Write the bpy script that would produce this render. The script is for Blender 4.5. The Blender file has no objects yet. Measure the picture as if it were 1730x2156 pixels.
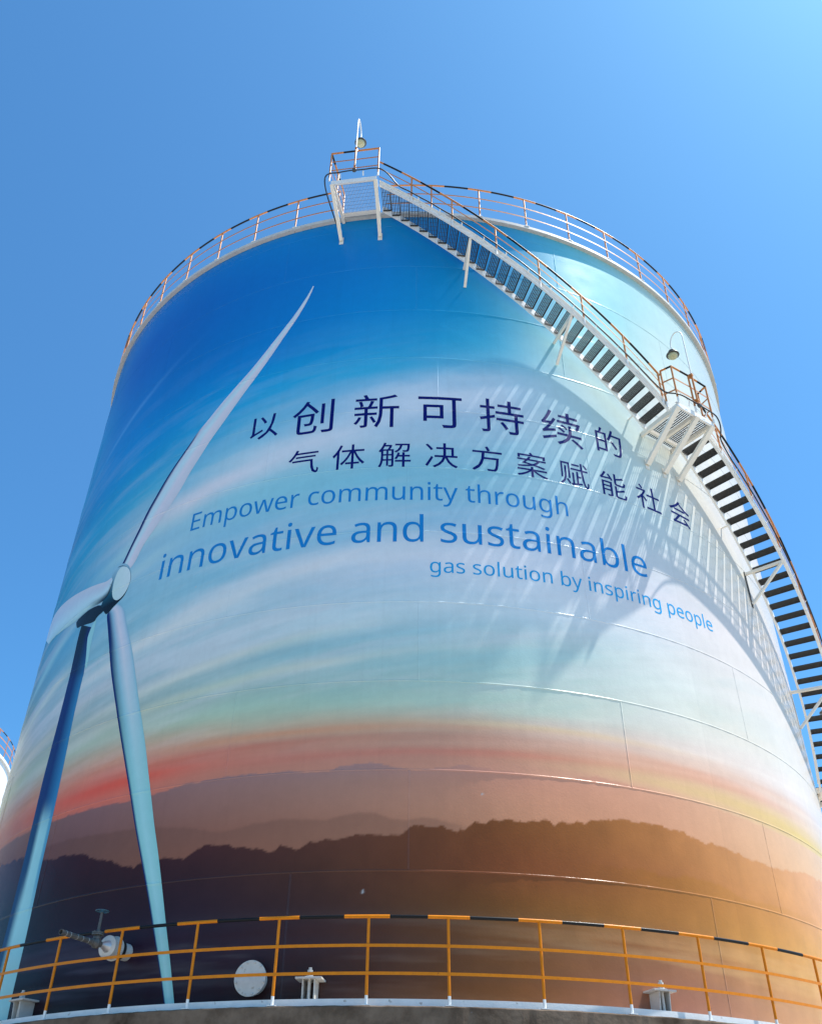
import bpy, bmesh, math
import numpy as np
from mathutils import Vector, Matrix

sc = bpy.context.scene
C = sc.collection
R_ = math.radians
U = 10.0                      # one drawing unit = the tank's radius = 10 m
EYE = 1.6
CY = 24.7133                  # distance from the camera to the tank's axis

# ------------------------------------------------------------------ camera
cd = bpy.data.cameras.new('camera'); cam = bpy.data.objects.new('camera', cd); C.objects.link(cam)
e_, roll_, yaw_ = 0.645526577, 0.0124079290, -0.00393147116
fw = Vector((math.sin(yaw_)*math.cos(e_), math.cos(yaw_)*math.cos(e_), math.sin(e_)))
rt = Vector((math.cos(yaw_), -math.sin(yaw_), 0)); up = rt.cross(fw)
r2 = rt*math.cos(roll_)+up*math.sin(roll_); u2 = -rt*math.sin(roll_)+up*math.cos(roll_)
cam.matrix_world = Matrix(((r2.x, u2.x, -fw.x, 0), (r2.y, u2.y, -fw.y, 0), (r2.z, u2.z, -fw.z, EYE), (0, 0, 0, 1)))
cd.sensor_fit = 'HORIZONTAL'; cd.sensor_width = 36.0; cd.lens = 36*1973.46/1730
cd.clip_start = .1; cd.clip_end = 3000
sc.camera = cam

# ------------------------------------------------------------------ sky, sun, exposure
SUN_AZ, SUN_EL = 92.5, 63.5      # azimuth from the line tank -> camera, positive to the right
az = R_(SUN_AZ); el = R_(SUN_EL)
sdir = Vector((math.sin(az)*math.cos(el), -math.cos(az)*math.cos(el), math.sin(el)))
w = bpy.data.worlds.new('World'); sc.world = w; w.use_nodes = True
nt = w.node_tree; bg = nt.nodes['Background']
sky = nt.nodes.new('ShaderNodeTexSky'); sky.sky_type = 'NISHITA'; sky.sun_disc = False
sky.sun_elevation = el; sky.sun_rotation = math.atan2(sdir.x, sdir.y)
sky.altitude = 200; sky.air_density = 1.0; sky.dust_density = 1.3; sky.ozone_density = 8.0
tint = nt.nodes.new('ShaderNodeMixRGB'); tint.blend_type = 'MULTIPLY'; tint.inputs[0].default_value = 1
tint.inputs[2].default_value = (.50, .90, .99, 1)      # the deep, saturated blue of the photographed sky
nt.links.new(sky.outputs[0], tint.inputs[1]); nt.links.new(tint.outputs[0], bg.inputs[0]); bg.inputs[1].default_value = 0.138
sl = bpy.data.lights.new('sun', 'SUN'); sl.energy = 4.8; sl.angle = R_(.53); sl.color = (1, .95, .88)
so = bpy.data.objects.new('sun', sl); C.objects.link(so); so.location = (60, 0, 80)
so.rotation_euler = sdir.to_track_quat('Z', 'Y').to_euler()
sc.view_settings.view_transform = 'Standard'; sc.view_settings.look = 'None'
sc.view_settings.exposure = 0.75; sc.view_settings.gamma = 1
sc.view_settings.use_curve_mapping = False
sc.cycles.max_bounces = 8; sc.cycles.diffuse_bounces = 4

# ------------------------------------------------------------------ materials
def lin(c):
    return tuple(((v/255)/12.92 if v/255 <= .04045 else ((v/255+.055)/1.055)**2.4) for v in c)
def mat(name, col, rough=.5, metal=0, var=.12, vscale=3., bump=0., bscale=60., col2=None, spec=.5, stain=None):
    m = bpy.data.materials.new(name); m.use_nodes = True; t = m.node_tree; N = t.nodes; L = t.links
    p = N['Principled BSDF']; p.inputs['Roughness'].default_value = rough; p.inputs['Metallic'].default_value = metal
    p.inputs['Specular IOR Level'].default_value = spec
    tc = N.new('ShaderNodeTexCoord'); n = N.new('ShaderNodeTexNoise'); n.inputs['Scale'].default_value = vscale
    n.inputs['Detail'].default_value = 8; n.inputs['Roughness'].default_value = .65
    L.new(tc.outputs['Object'], n.inputs['Vector'])
    r = N.new('ShaderNodeValToRGB'); r.color_ramp.elements[0].position = .3; r.color_ramp.elements[1].position = .72
    a = tuple(v*(1-var) for v in col); b = tuple(min(1, v*(1+var)) for v in (col2 or col))
    r.color_ramp.elements[0].color = a+(1,); r.color_ramp.elements[1].color = b+(1,)
    L.new(n.outputs['Fac'], r.inputs['Fac']); out = r.outputs['Color']
    if stain:                      # rust / dirt patches with a shape of their own
        n2 = N.new('ShaderNodeTexNoise'); n2.inputs['Scale'].default_value = stain[1]; n2.inputs['Detail'].default_value = 6
        L.new(tc.outputs['Object'], n2.inputs['Vector'])
        r2_ = N.new('ShaderNodeValToRGB'); r2_.color_ramp.elements[0].position = stain[2]; r2_.color_ramp.elements[1].position = min(1, stain[2]+.09)
        mx = N.new('ShaderNodeMixRGB'); L.new(n2.outputs['Fac'], r2_.inputs['Fac']); L.new(r2_.outputs['Color'], mx.inputs['Fac'])
        L.new(out, mx.inputs[1]); mx.inputs[2].default_value = tuple(stain[0])+(1,); out = mx.outputs[0]
    L.new(out, p.inputs['Base Color'])
    if bump:
        bn = N.new('ShaderNodeTexNoise'); bn.inputs['Scale'].default_value = bscale; bn.inputs['Detail'].default_value = 5
        L.new(tc.outputs['Object'], bn.inputs['Vector'])
        bp = N.new('ShaderNodeBump'); bp.inputs['Strength'].default_value = bump; bp.inputs['Distance'].default_value = .01
        L.new(bn.outputs['Fac'], bp.inputs['Height']); L.new(bp.outputs['Normal'], p.inputs['Normal'])
    return m

def paint_bump(m, strength):
    """plate waviness plus the orange-peel grain, patches of runs and pits of the sprayed coat"""
    t = m.node_tree; N = t.nodes; L = t.links; p = N['Principled BSDF']
    tc = N.new('ShaderNodeTexCoord')
    a = N.new('ShaderNodeTexNoise'); a.inputs['Scale'].default_value = .55; a.inputs['Detail'].default_value = 2
    b = N.new('ShaderNodeTexNoise'); b.inputs['Scale'].default_value = 26; b.inputs['Detail'].default_value = 6; b.inputs['Roughness'].default_value = .62
    c = N.new('ShaderNodeTexVoronoi'); c.inputs['Scale'].default_value = 9.
    d = N.new('ShaderNodeTexNoise'); d.inputs['Scale'].default_value = .8; d.inputs['Detail'].default_value = 3
    for q in (a, b, c, d): L.new(tc.outputs['Object'], q.inputs['Vector'])
    rp = N.new('ShaderNodeMapRange'); rp.inputs[1].default_value = 0; rp.inputs[2].default_value = .16; rp.inputs[3].default_value = 1; rp.inputs[4].default_value = 0
    L.new(c.outputs['Distance'], rp.inputs[0])
    pm = N.new('ShaderNodeMapRange'); pm.inputs[1].default_value = .55; pm.inputs[2].default_value = .72
    L.new(d.outputs['Fac'], pm.inputs[0])
    pits = N.new('ShaderNodeMath'); pits.operation = 'MULTIPLY'; L.new(rp.outputs[0], pits.inputs[0]); L.new(pm.outputs[0], pits.inputs[1])
    b1 = N.new('ShaderNodeBump'); b1.inputs['Strength'].default_value = 1; b1.inputs['Distance'].default_value = .02*strength; L.new(a.outputs['Fac'], b1.inputs['Height'])
    b2 = N.new('ShaderNodeBump'); b2.inputs['Strength'].default_value = 1; b2.inputs['Distance'].default_value = .0011*strength; L.new(b.outputs['Fac'], b2.inputs['Height']); L.new(b1.outputs[0], b2.inputs['Normal'])
    b3 = N.new('ShaderNodeBump'); b3.inputs['Strength'].default_value = 1; b3.inputs['Distance'].default_value = .0016*strength; L.new(pits.outputs[0], b3.inputs['Height']); L.new(b2.outputs[0], b3.inputs['Normal'])
    L.new(b3.outputs[0], p.inputs['Normal'])

def mural_mat(name, spec=.13):
    m = bpy.data.materials.new(name); m.use_nodes = True; t = m.node_tree; N = t.nodes; L = t.links; p = N['Principled BSDF']
    a = N.new('ShaderNodeAttribute'); a.attribute_name = 'paint'
    tc = N.new('ShaderNodeTexCoord'); n = N.new('ShaderNodeTexNoise'); n.inputs['Scale'].default_value = 5; n.inputs['Detail'].default_value = 10; n.inputs['Roughness'].default_value = .75
    L.new(tc.outputs['Object'], n.inputs['Vector'])
    mr = N.new('ShaderNodeMapRange'); mr.inputs[3].default_value = .90; mr.inputs[4].default_value = 1.10; L.new(n.outputs['Fac'], mr.inputs[0])
    mx = N.new('ShaderNodeVectorMath'); mx.operation = 'SCALE'; L.new(a.outputs['Color'], mx.inputs[0]); L.new(mr.outputs[0], mx.inputs['Scale'])
    L.new(mx.outputs[0], p.inputs['Base Color'])
    p.inputs['Roughness'].default_value = .27; p.inputs['Specular IOR Level'].default_value = spec
    paint_bump(m, 1.8)
    return m

M = {}
M['mural'] = mural_mat('mural_paint')
M['weld'] = mural_mat('mural_paint_over_welds', .27)
M['navy'] = mat('navy_lettering', (.003, .007, .13), .35, var=.1, spec=.12); paint_bump(M['navy'], 1.)
M['blue'] = mat('blue_lettering', (.010, .215, .55), .35, var=.08, spec=.12); paint_bump(M['blue'], 1.)
M['cyan'] = mat('bright_blue_lettering', (.012, .33, .66), .35, var=.08, spec=.12); paint_bump(M['cyan'], 1.)
M['white'] = mat('white_steel_paint', (.80, .79, .76), .42, var=.07, vscale=6, bump=.25, bscale=40, stain=((.30, .24, .18), 9., .68))
M['cream'] = mat('cream_steel_paint', (.80, .755, .67), .45, var=.07, vscale=5, bump=.2, bscale=40, stain=((.34, .27, .2), 7., .70))
M['fitwhite'] = mat('dull_white_fitting_paint', (.56, .54, .50), .5, var=.1, vscale=8, bump=.3, bscale=30, stain=((.30, .24, .18), 12., .66), spec=.3)
M['tankwhite'] = mat('white_tank_paint', (.78, .78, .77), .4, var=.03, vscale=1)
M['yellow'] = mat('yellow_rail_paint', (.66, .20, .004), .38, spec=.2, var=.10, vscale=12, bump=.2, bscale=70, stain=((.25, .08, .02), 14., .70))
M['orange'] = mat('orange_rail_paint', (.54, .20, .04), .4, var=.12, vscale=12, bump=.2, bscale=70, stain=((.20, .06, .02), 14., .66))
M['black'] = mat('black_rail_paint', (.008, .008, .009), .4, spec=.2, var=.2, vscale=12, stain=((.25, .12, .03), 20., .76))
M['grate'] = mat('grey_steel_grating', (.050, .050, .048), .6, metal=.1, var=.2, vscale=10, stain=((.3, .28, .25), 30., .72))
M['galv'] = mat('galvanised_grating', (.34, .35, .37), .42, metal=.5, var=.15, vscale=8)
M['cable'] = mat('black_cable_sheath', (.018, .018, .02), .5, var=.2)
M['concrete'] = mat('weathered_concrete', (.095, .062, .040), .9, var=.4, vscale=2.2, bump=.8, bscale=14, col2=(.15, .11, .08), stain=((.30, .30, .30), 5., .745), spec=.15)
M['ground'] = mat('concrete_yard', (.36, .33, .285), .9, var=.18, vscale=.4, bump=.4, bscale=20, spec=.2)
M['fit'] = mat('grey_pipe_metal', (.10, .095, .09), .55, metal=.3, var=.25, vscale=20, bump=.3)
M['silver'] = mat('silver_cladding', (.5, .49, .5), .35, metal=.7, var=.1)
M['lampcap'] = mat('lamp_housing_grey', (.07, .075, .075), .4, metal=.3, var=.15, vscale=20)
M['wheel'] = mat('blue_valve_wheel', (.03, .09, .12), .5, var=.2, vscale=20)
g = mat('frosted_lamp_glass', (.46, .46, .28), .3, var=.1, vscale=20, bump=.5, bscale=90); M['glass'] = g
M['roof'] = mat('white_roof_paint', (.7, .7, .68), .5, var=.06)

# ------------------------------------------------------------------ geometry helpers
def pol(th, r, z):
    """theta in degrees from the side facing the camera (positive = right), r and height above the eye in tank radii"""
    t = R_(th); return Vector((U*r*math.sin(t), CY-U*r*math.cos(t), EYE+U*z))
def frame(th):
    t = R_(th); return Vector((math.sin(t), -math.cos(t), 0)), Vector((math.cos(t), math.sin(t), 0))

class MB:
    def __init__(s): s.v = []; s.f = []; s.m = []
    def add(s, vs, fs, mi=0):
        k = len(s.v); s.v += [tuple(v) for v in vs]
        for f in fs: s.f.append(tuple(i+k for i in f)); s.m.append(mi)
    def box(s, c, ax, ay, az_, hx, hy, hz, mi=0):
        c = Vector(c); vs = []
        for i in (-1, 1):
            for j in (-1, 1):
                for k in (-1, 1): vs.append(c+ax*(i*hx)+ay*(j*hy)+az_*(k*hz))
        s.add(vs, [(0, 1, 3, 2), (4, 6, 7, 5), (0, 4, 5, 1), (2, 3, 7, 6), (0, 2, 6, 4), (1, 5, 7, 3)], mi)
    def beam(s, a, b, w_, h_, side=None, mi=0):
        """rectangular bar a->b, w_ wide along side, h_ deep"""
        a = Vector(a); b = Vector(b); d = (b-a).normalized()
        side = Vector(side) if side is not None else d.cross(Vector((0, 0, 1)))
        side = (side-d*side.dot(d)).normalized(); n = d.cross(side)
        s.box((a+b)/2, d, side, n, (b-a).length/2, w_/2, h_/2, mi)
    def channel(s, a, b, w_, h_, t_, side, open_dir, mi=0):
        """C-channel: web in the plane of h_, flanges towards open_dir"""
        a = Vector(a); b = Vector(b); d = (b-a).normalized(); o = Vector(open_dir); o = (o-d*o.dot(d)).normalized(); n = d.cross(o)
        L = (b-a).length/2; c = (a+b)/2
        s.box(c, d, o, n, L, t_/2, h_/2, mi)
        for q in (-1, 1): s.box(c+o*(w_/2)+n*(q*(h_/2-t_/2)), d, o, n, L-.001, w_/2-t_/2-.0005, t_/2, mi)
    def sweep(s, rings, mis=None, closed=True, loop=False, cap=True, mi=0):
        n = len(rings[0]); k = len(s.v)
        for r in rings: s.v += [tuple(v) for v in r]
        m_ = len(rings)
        for i in range(m_ if loop else m_-1):
            j = (i+1) % m_
            for q in range(n if closed else n-1):
                p = (q+1) % n
                s.f.append((k+i*n+q, k+i*n+p, k+j*n+p, k+j*n+q)); s.m.append(mis[i] if mis else mi)
        if cap and not loop and closed:
            s.f.append(tuple(k+q for q in range(n))[::-1]); s.m.append(mis[0] if mis else mi)
            s.f.append(tuple(k+(m_-1)*n+q for q in range(n))); s.m.append(mis[-1] if mis else mi)
    def tube(s, pts, r, n=8, mis=None, mi=0, loop=False):
        pts = [Vector(p) for p in pts]; m_ = len(pts); rings = []
        ref = None
        for i in range(m_):
            a = pts[(i-1) % m_] if (loop or i > 0) else pts[0]; b = pts[(i+1) % m_] if (loop or i < m_-1) else pts[-1]
            d = (b-a).normalized()
            if ref is None:
                ref = Vector((0, 0, 1)) if abs(d.z) < .9 else Vector((1, 0, 0))
            x = (ref-d*ref.dot(d)).normalized(); ref = x; y = d.cross(x)
            rr = r[i] if hasattr(r, '__len__') else r
            rings.append([pts[i]+x*(rr*math.cos(2*math.pi*q/n))+y*(rr*math.sin(2*math.pi*q/n)) for q in range(n)])
        s.sweep(rings, mis, loop=loop, mi=mi)
    def lathe(s, o, axis, prof, n=24, mi=0):
        """prof = [(radius, distance along axis)]"""
        o = Vector(o); d = Vector(axis).normalized(); x = (Vector((0, 0, 1)) if abs(d.z) < .9 else Vector((1, 0, 0))); x = (x-d*x.dot(d)).normalized(); y = d.cross(x)
        s.sweep([[o+d*h+x*(r*math.cos(2*math.pi*q/n))+y*(r*math.sin(2*math.pi*q/n)) for q in range(n)] for r, h in prof], mi=mi)
    def arcbar(s, ths, r0, r1, z0, z1, mi=0, mis=None, loop=False):
        """curved rectangular bar; z0/z1 numbers or functions of theta"""
        f0 = z0 if callable(z0) else (lambda t: z0); f1 = z1 if callable(z1) else (lambda t: z1)
        s.sweep([[pol(t, r0, f0(t)), pol(t, r1, f0(t)), pol(t, r1, f1(t)), pol(t, r0, f1(t))] for t in ths], mis, loop=loop, mi=mi)

ORG = {}
def build(name, mb, mats, parent=None, origin=None, smooth=False, local=False, bevel=0):
    me = bpy.data.meshes.new(name)
    o_ = Vector(ORG[parent.name]) if (parent is not None and not local) else (Vector(origin) if origin is not None else Vector((0, 0, 0)))
    vs = [(v[0]-o_.x, v[1]-o_.y, v[2]-o_.z) for v in mb.v]
    me.from_pydata(vs, [], mb.f)
    bm = bmesh.new(); bm.from_mesh(me); bmesh.ops.recalc_face_normals(bm, faces=bm.faces); bm.to_mesh(me); bm.free()
    if not isinstance(mats, (list, tuple)): mats = [mats]
    for m in mats: me.materials.append(m)
    me.polygons.foreach_set('material_index', mb.m)
    if smooth: me.polygons.foreach_set('use_smooth', [True]*len(me.polygons)); me.set_sharp_from_angle(angle=R_(38))
    ob = bpy.data.objects.new(name, me); C.objects.link(ob)
    if parent is not None: ob.parent = parent
    else: ob.location = o_
    ORG[ob.name] = o_
    if bevel:
        b = ob.modifiers.new('bevel', 'BEVEL'); b.width = bevel; b.segments = 2; b.limit_method = 'ANGLE'
    return ob
def empty(name, loc, label, cat, group=None, rz=0):
    o = bpy.data.objects.new(name, None); C.objects.link(o); o.location = loc; o.rotation_euler = (0, 0, rz)
    o.empty_display_size = .3; ORG[o.name] = Vector(loc); return tag(o, label, cat, group)
def tag(o, label, cat, group=None):
    o['label'] = label; o['category'] = cat
    if group: o['group'] = group
    return o
def place(src, parent, th, r, z, name=None):
    """a copy of a part modelled in the polar frame (x outward, y towards +theta, origin on the axis line)"""
    c = src.copy(); C.objects.link(c); c.parent = parent
    c.location = pol(th, r, z)-ORG[parent.name]; c.rotation_euler = (0, 0, R_(th-90)); return c
def frange(a, b, step):
    n = max(1, int(math.ceil(abs(b-a)/step))); return [a+(b-a)*i/n for i in range(n+1)]
X, Y, Zv = Vector((1, 0, 0)), Vector((0, 1, 0)), Vector((0, 0, 1))

# ------------------------------------------------------------------ ground, foundation
gb = MB(); gb.add([(-600, -600, 0), (600, -600, 0), (600, 600, 0), (-600, 600, 0)], [(0, 1, 2, 3)])
gr = build('ground', gb, M['ground']); gr['kind'] = 'structure'; gr['label'] = 'pale concrete yard around the storage tanks'; gr['category'] = 'ground'

# concrete base: vertical board-marked side with a slightly ragged top edge
rng = np.random.RandomState(4)
fb = MB(); NS = 720; zt = .2302
jag = rng.rand(NS)*.0007
rings = []
for i in range(NS):
    t = -180+360*i/NS; j = .0005*math.sin(i*7.3)*rng.rand()-(.0016 if i % 9 == 0 else 0)     # board joints
    rings.append([pol(t, .6, zt-.0006), pol(t, 1.052, zt-.0003-jag[i]), pol(t, 1.0535+j*.5, zt-.0018-jag[i]), pol(t, 1.0535+j, .10), pol(t, 1.0535, -.159)])
fb.sweep(rings, closed=False, loop=True)
foundation = build('concrete_foundation', fb, M['concrete'], origin=(0, CY, 0))
tag(foundation, 'dark weathered round concrete foundation under the painted tank, just below the white band', 'foundation')

# ------------------------------------------------------------------ the tank
tank = empty('storage_tank', (0, CY, EYE+U*.2302), 'huge cylindrical tank painted with sky, dark hills, a wind turbine and blue lettering', 'tank')
Z0, Z1 = .2302, 2.0636

# --- procedural artwork: colour of the paint at (theta, z)
def hashgrid(seed): return np.random.RandomState(seed).rand(256, 256)
def vnoise(x, y, G):
    xi = np.floor(x).astype(int); yi = np.floor(y).astype(int); fx = x-xi; fy = y-yi
    fx = fx*fx*(3-2*fx); fy = fy*fy*(3-2*fy)
    a = G[xi & 255, yi & 255]; b = G[(xi+1) & 255, yi & 255]; c = G[xi & 255, (yi+1) & 255]; d = G[(xi+1) & 255, (yi+1) & 255]
    return (a*(1-fx)+b*fx)*(1-fy)+(c*(1-fx)+d*fx)*fy
def fbm(x, y, seed, oc=4, gain=.5):
    s = 0; a = 1; n = 0
    for k in range(oc):
        s = s+a*vnoise(x*2**k+17*k, y*2**k+31*k, hashgrid(seed+k)); n += a; a *= gain
    return s/n
def sst(a, b, x): t = np.clip((x-a)/(b-a), 0, 1); return t*t*(3-2*t)
TH_ = [-66, -50, -35, -20, -5, 10, 25, 40, 55, 66]
ZS_ = [0.22, 0.5, 0.58, 0.61, 0.64, 0.67, 0.7, 0.74, 0.8, 0.9, 1.0, 1.1, 1.2, 1.3, 1.4, 1.5, 1.6, 1.7, 1.8, 1.9, 2.0, 2.1]
SKYT = [[[0.622,0.048,0.004],[0.456,0.121,0.029],[0.455,0.14,0.1],[0.511,0.181,0.133],[0.661,0.263,0.173],[0.75,0.308,0.201],[0.771,0.395,0.226],[0.699,0.402,0.221],[0.688,0.453,0.221],[0.662,0.474,0.266]],[[0.622,0.048,0.004],[0.456,0.121,0.029],[0.455,0.14,0.1],[0.511,0.181,0.133],[0.661,0.263,0.173],[0.75,0.308,0.201],[0.771,0.395,0.226],[0.699,0.402,0.221],[0.688,0.453,0.221],[0.662,0.474,0.266]],[[0.575,0.041,0.004],[0.464,0.145,0.049],[0.784,0.167,0.106],[0.56,0.211,0.139],[0.607,0.263,0.169],[0.714,0.324,0.204],[0.717,0.38,0.226],[0.712,0.441,0.276],[0.701,0.488,0.264],[0.674,0.52,0.333]],[[0.541,0.063,0.004],[0.612,0.155,0.049],[0.85,0.163,0.097],[0.648,0.224,0.145],[0.573,0.244,0.169],[0.66,0.293,0.19],[0.732,0.411,0.26],[0.712,0.457,0.295],[0.701,0.52,0.324],[0.674,0.546,0.406]],[[0.507,0.101,0.004],[0.535,0.231,0.106],[0.722,0.225,0.135],[0.63,0.252,0.166],[0.556,0.293,0.191],[0.66,0.345,0.236],[0.748,0.475,0.336],[0.726,0.488,0.372],[0.715,0.576,0.436],[0.674,0.573,0.482]],[[0.486,0.2,0.004],[0.481,0.347,0.233],[0.644,0.393,0.249],[0.612,0.448,0.29],[0.607,0.445,0.292],[0.714,0.518,0.376],[0.748,0.557,0.453],[0.726,0.566,0.477],[0.715,0.611,0.527],[0.674,0.585,0.497]],[[0.507,0.372,0.043],[0.447,0.501,0.349],[0.519,0.565,0.397],[0.479,0.609,0.424],[0.477,0.626,0.47],[0.593,0.682,0.528],[0.695,0.66,0.553],[0.754,0.644,0.552],[0.735,0.634,0.544],[0.681,0.585,0.497]],[[0.423,0.254,0.004],[0.383,0.413,0.335],[0.425,0.468,0.385],[0.391,0.525,0.442],[0.391,0.535,0.476],[0.508,0.643,0.541],[0.666,0.674,0.571],[0.712,0.644,0.53],[0.715,0.628,0.522],[0.681,0.585,0.492]],[[0.374,0.273,0.06],[0.36,0.452,0.451],[0.381,0.497,0.498],[0.405,0.555,0.544],[0.371,0.557,0.554],[0.457,0.627,0.58],[0.611,0.674,0.595],[0.685,0.638,0.552],[0.701,0.622,0.527],[0.681,0.585,0.492]],[[0.204,0.254,0.151],[0.227,0.429,0.506],[0.303,0.534,0.583],[0.441,0.609,0.644],[0.425,0.603,0.645],[0.515,0.65,0.686],[0.666,0.647,0.633],[0.712,0.638,0.575],[0.701,0.622,0.538],[0.674,0.585,0.497]],[[0.071,0.209,0.228],[0.103,0.376,0.548],[0.321,0.55,0.62],[0.29,0.547,0.644],[0.462,0.603,0.698],[0.61,0.666,0.747],[0.645,0.621,0.645],[0.712,0.625,0.575],[0.701,0.622,0.544],[0.668,0.585,0.497]],[[0.019,0.166,0.228],[0.066,0.34,0.531],[0.341,0.565,0.667],[0.29,0.547,0.667],[0.28,0.55,0.66],[0.39,0.575,0.694],[0.545,0.601,0.633],[0.645,0.613,0.563],[0.675,0.611,0.538],[0.65,0.579,0.497]],[[0.004,0.166,0.248],[0.013,0.34,0.539],[0.341,0.534,0.613],[0.314,0.625,0.682],[0.242,0.542,0.631],[0.269,0.546,0.635],[0.472,0.601,0.626],[0.601,0.613,0.558],[0.65,0.611,0.533],[0.631,0.573,0.492]],[[0.004,0.124,0.279],[0.004,0.306,0.539],[0.097,0.447,0.613],[0.412,0.642,0.721],[0.425,0.595,0.683],[0.341,0.575,0.671],[0.483,0.634,0.633],[0.678,0.644,0.569],[0.715,0.628,0.538],[0.681,0.585,0.497]],[[0.004,0.124,0.279],[0.004,0.255,0.539],[0.015,0.32,0.59],[0.068,0.448,0.652],[0.339,0.535,0.675],[0.457,0.568,0.664],[0.46,0.634,0.633],[0.685,0.656,0.575],[0.701,0.628,0.538],[0.674,0.585,0.497]],[[0.004,0.245,0.442],[0.004,0.237,0.582],[0.004,0.254,0.583],[0.011,0.36,0.652],[0.036,0.432,0.66],[0.197,0.491,0.635],[0.501,0.667,0.645],[0.74,0.688,0.592],[0.682,0.628,0.538],[0.662,0.585,0.497]],[[0.004,0.245,0.465],[0.004,0.208,0.556],[0.004,0.197,0.526],[0.004,0.233,0.579],[0.011,0.325,0.616],[0.042,0.409,0.601],[0.545,0.723,0.671],[0.768,0.688,0.592],[0.65,0.616,0.538],[0.631,0.579,0.497]],[[0.005,0.292,0.524],[0.004,0.165,0.514],[0.004,0.155,0.472],[0.004,0.194,0.531],[0.005,0.253,0.581],[0.013,0.335,0.567],[0.3,0.654,0.639],[0.672,0.688,0.592],[0.613,0.605,0.533],[0.602,0.568,0.497]],[[0.004,0.245,0.524],[0.004,0.126,0.474],[0.004,0.136,0.459],[0.004,0.181,0.517],[0.005,0.226,0.554],[0.004,0.274,0.534],[0.191,0.57,0.614],[0.546,0.644,0.58],[0.531,0.564,0.522],[0.528,0.535,0.487]],[[0.004,0.157,0.408],[0.004,0.108,0.451],[0.004,0.132,0.459],[0.004,0.173,0.504],[0.005,0.2,0.527],[0.004,0.228,0.503],[0.139,0.521,0.589],[0.489,0.625,0.575],[0.498,0.553,0.517],[0.502,0.53,0.482]],[[0.004,0.132,0.353],[0.004,0.155,0.514],[0.004,0.155,0.485],[0.004,0.19,0.517],[0.005,0.217,0.527],[0.004,0.228,0.515],[0.119,0.487,0.577],[0.451,0.613,0.575],[0.476,0.542,0.512],[0.491,0.52,0.477]],[[0.004,0.2,0.408],[0.004,0.208,0.556],[0.004,0.188,0.526],[0.004,0.22,0.544],[0.005,0.23,0.54],[0.004,0.237,0.515],[0.133,0.47,0.565],[0.425,0.589,0.563],[0.435,0.531,0.501],[0.476,0.509,0.472]]]
HZ_ = {'far': [0.25, 0.47, 0.52, 0.57, 0.6], 'mid': [0.4, 0.52], 'near': [0.23, 0.27, 0.32, 0.37, 0.43, 0.48, 0.53], 'mist': [0.3, 0.36], 'low': [0.33, 0.45]}
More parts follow.
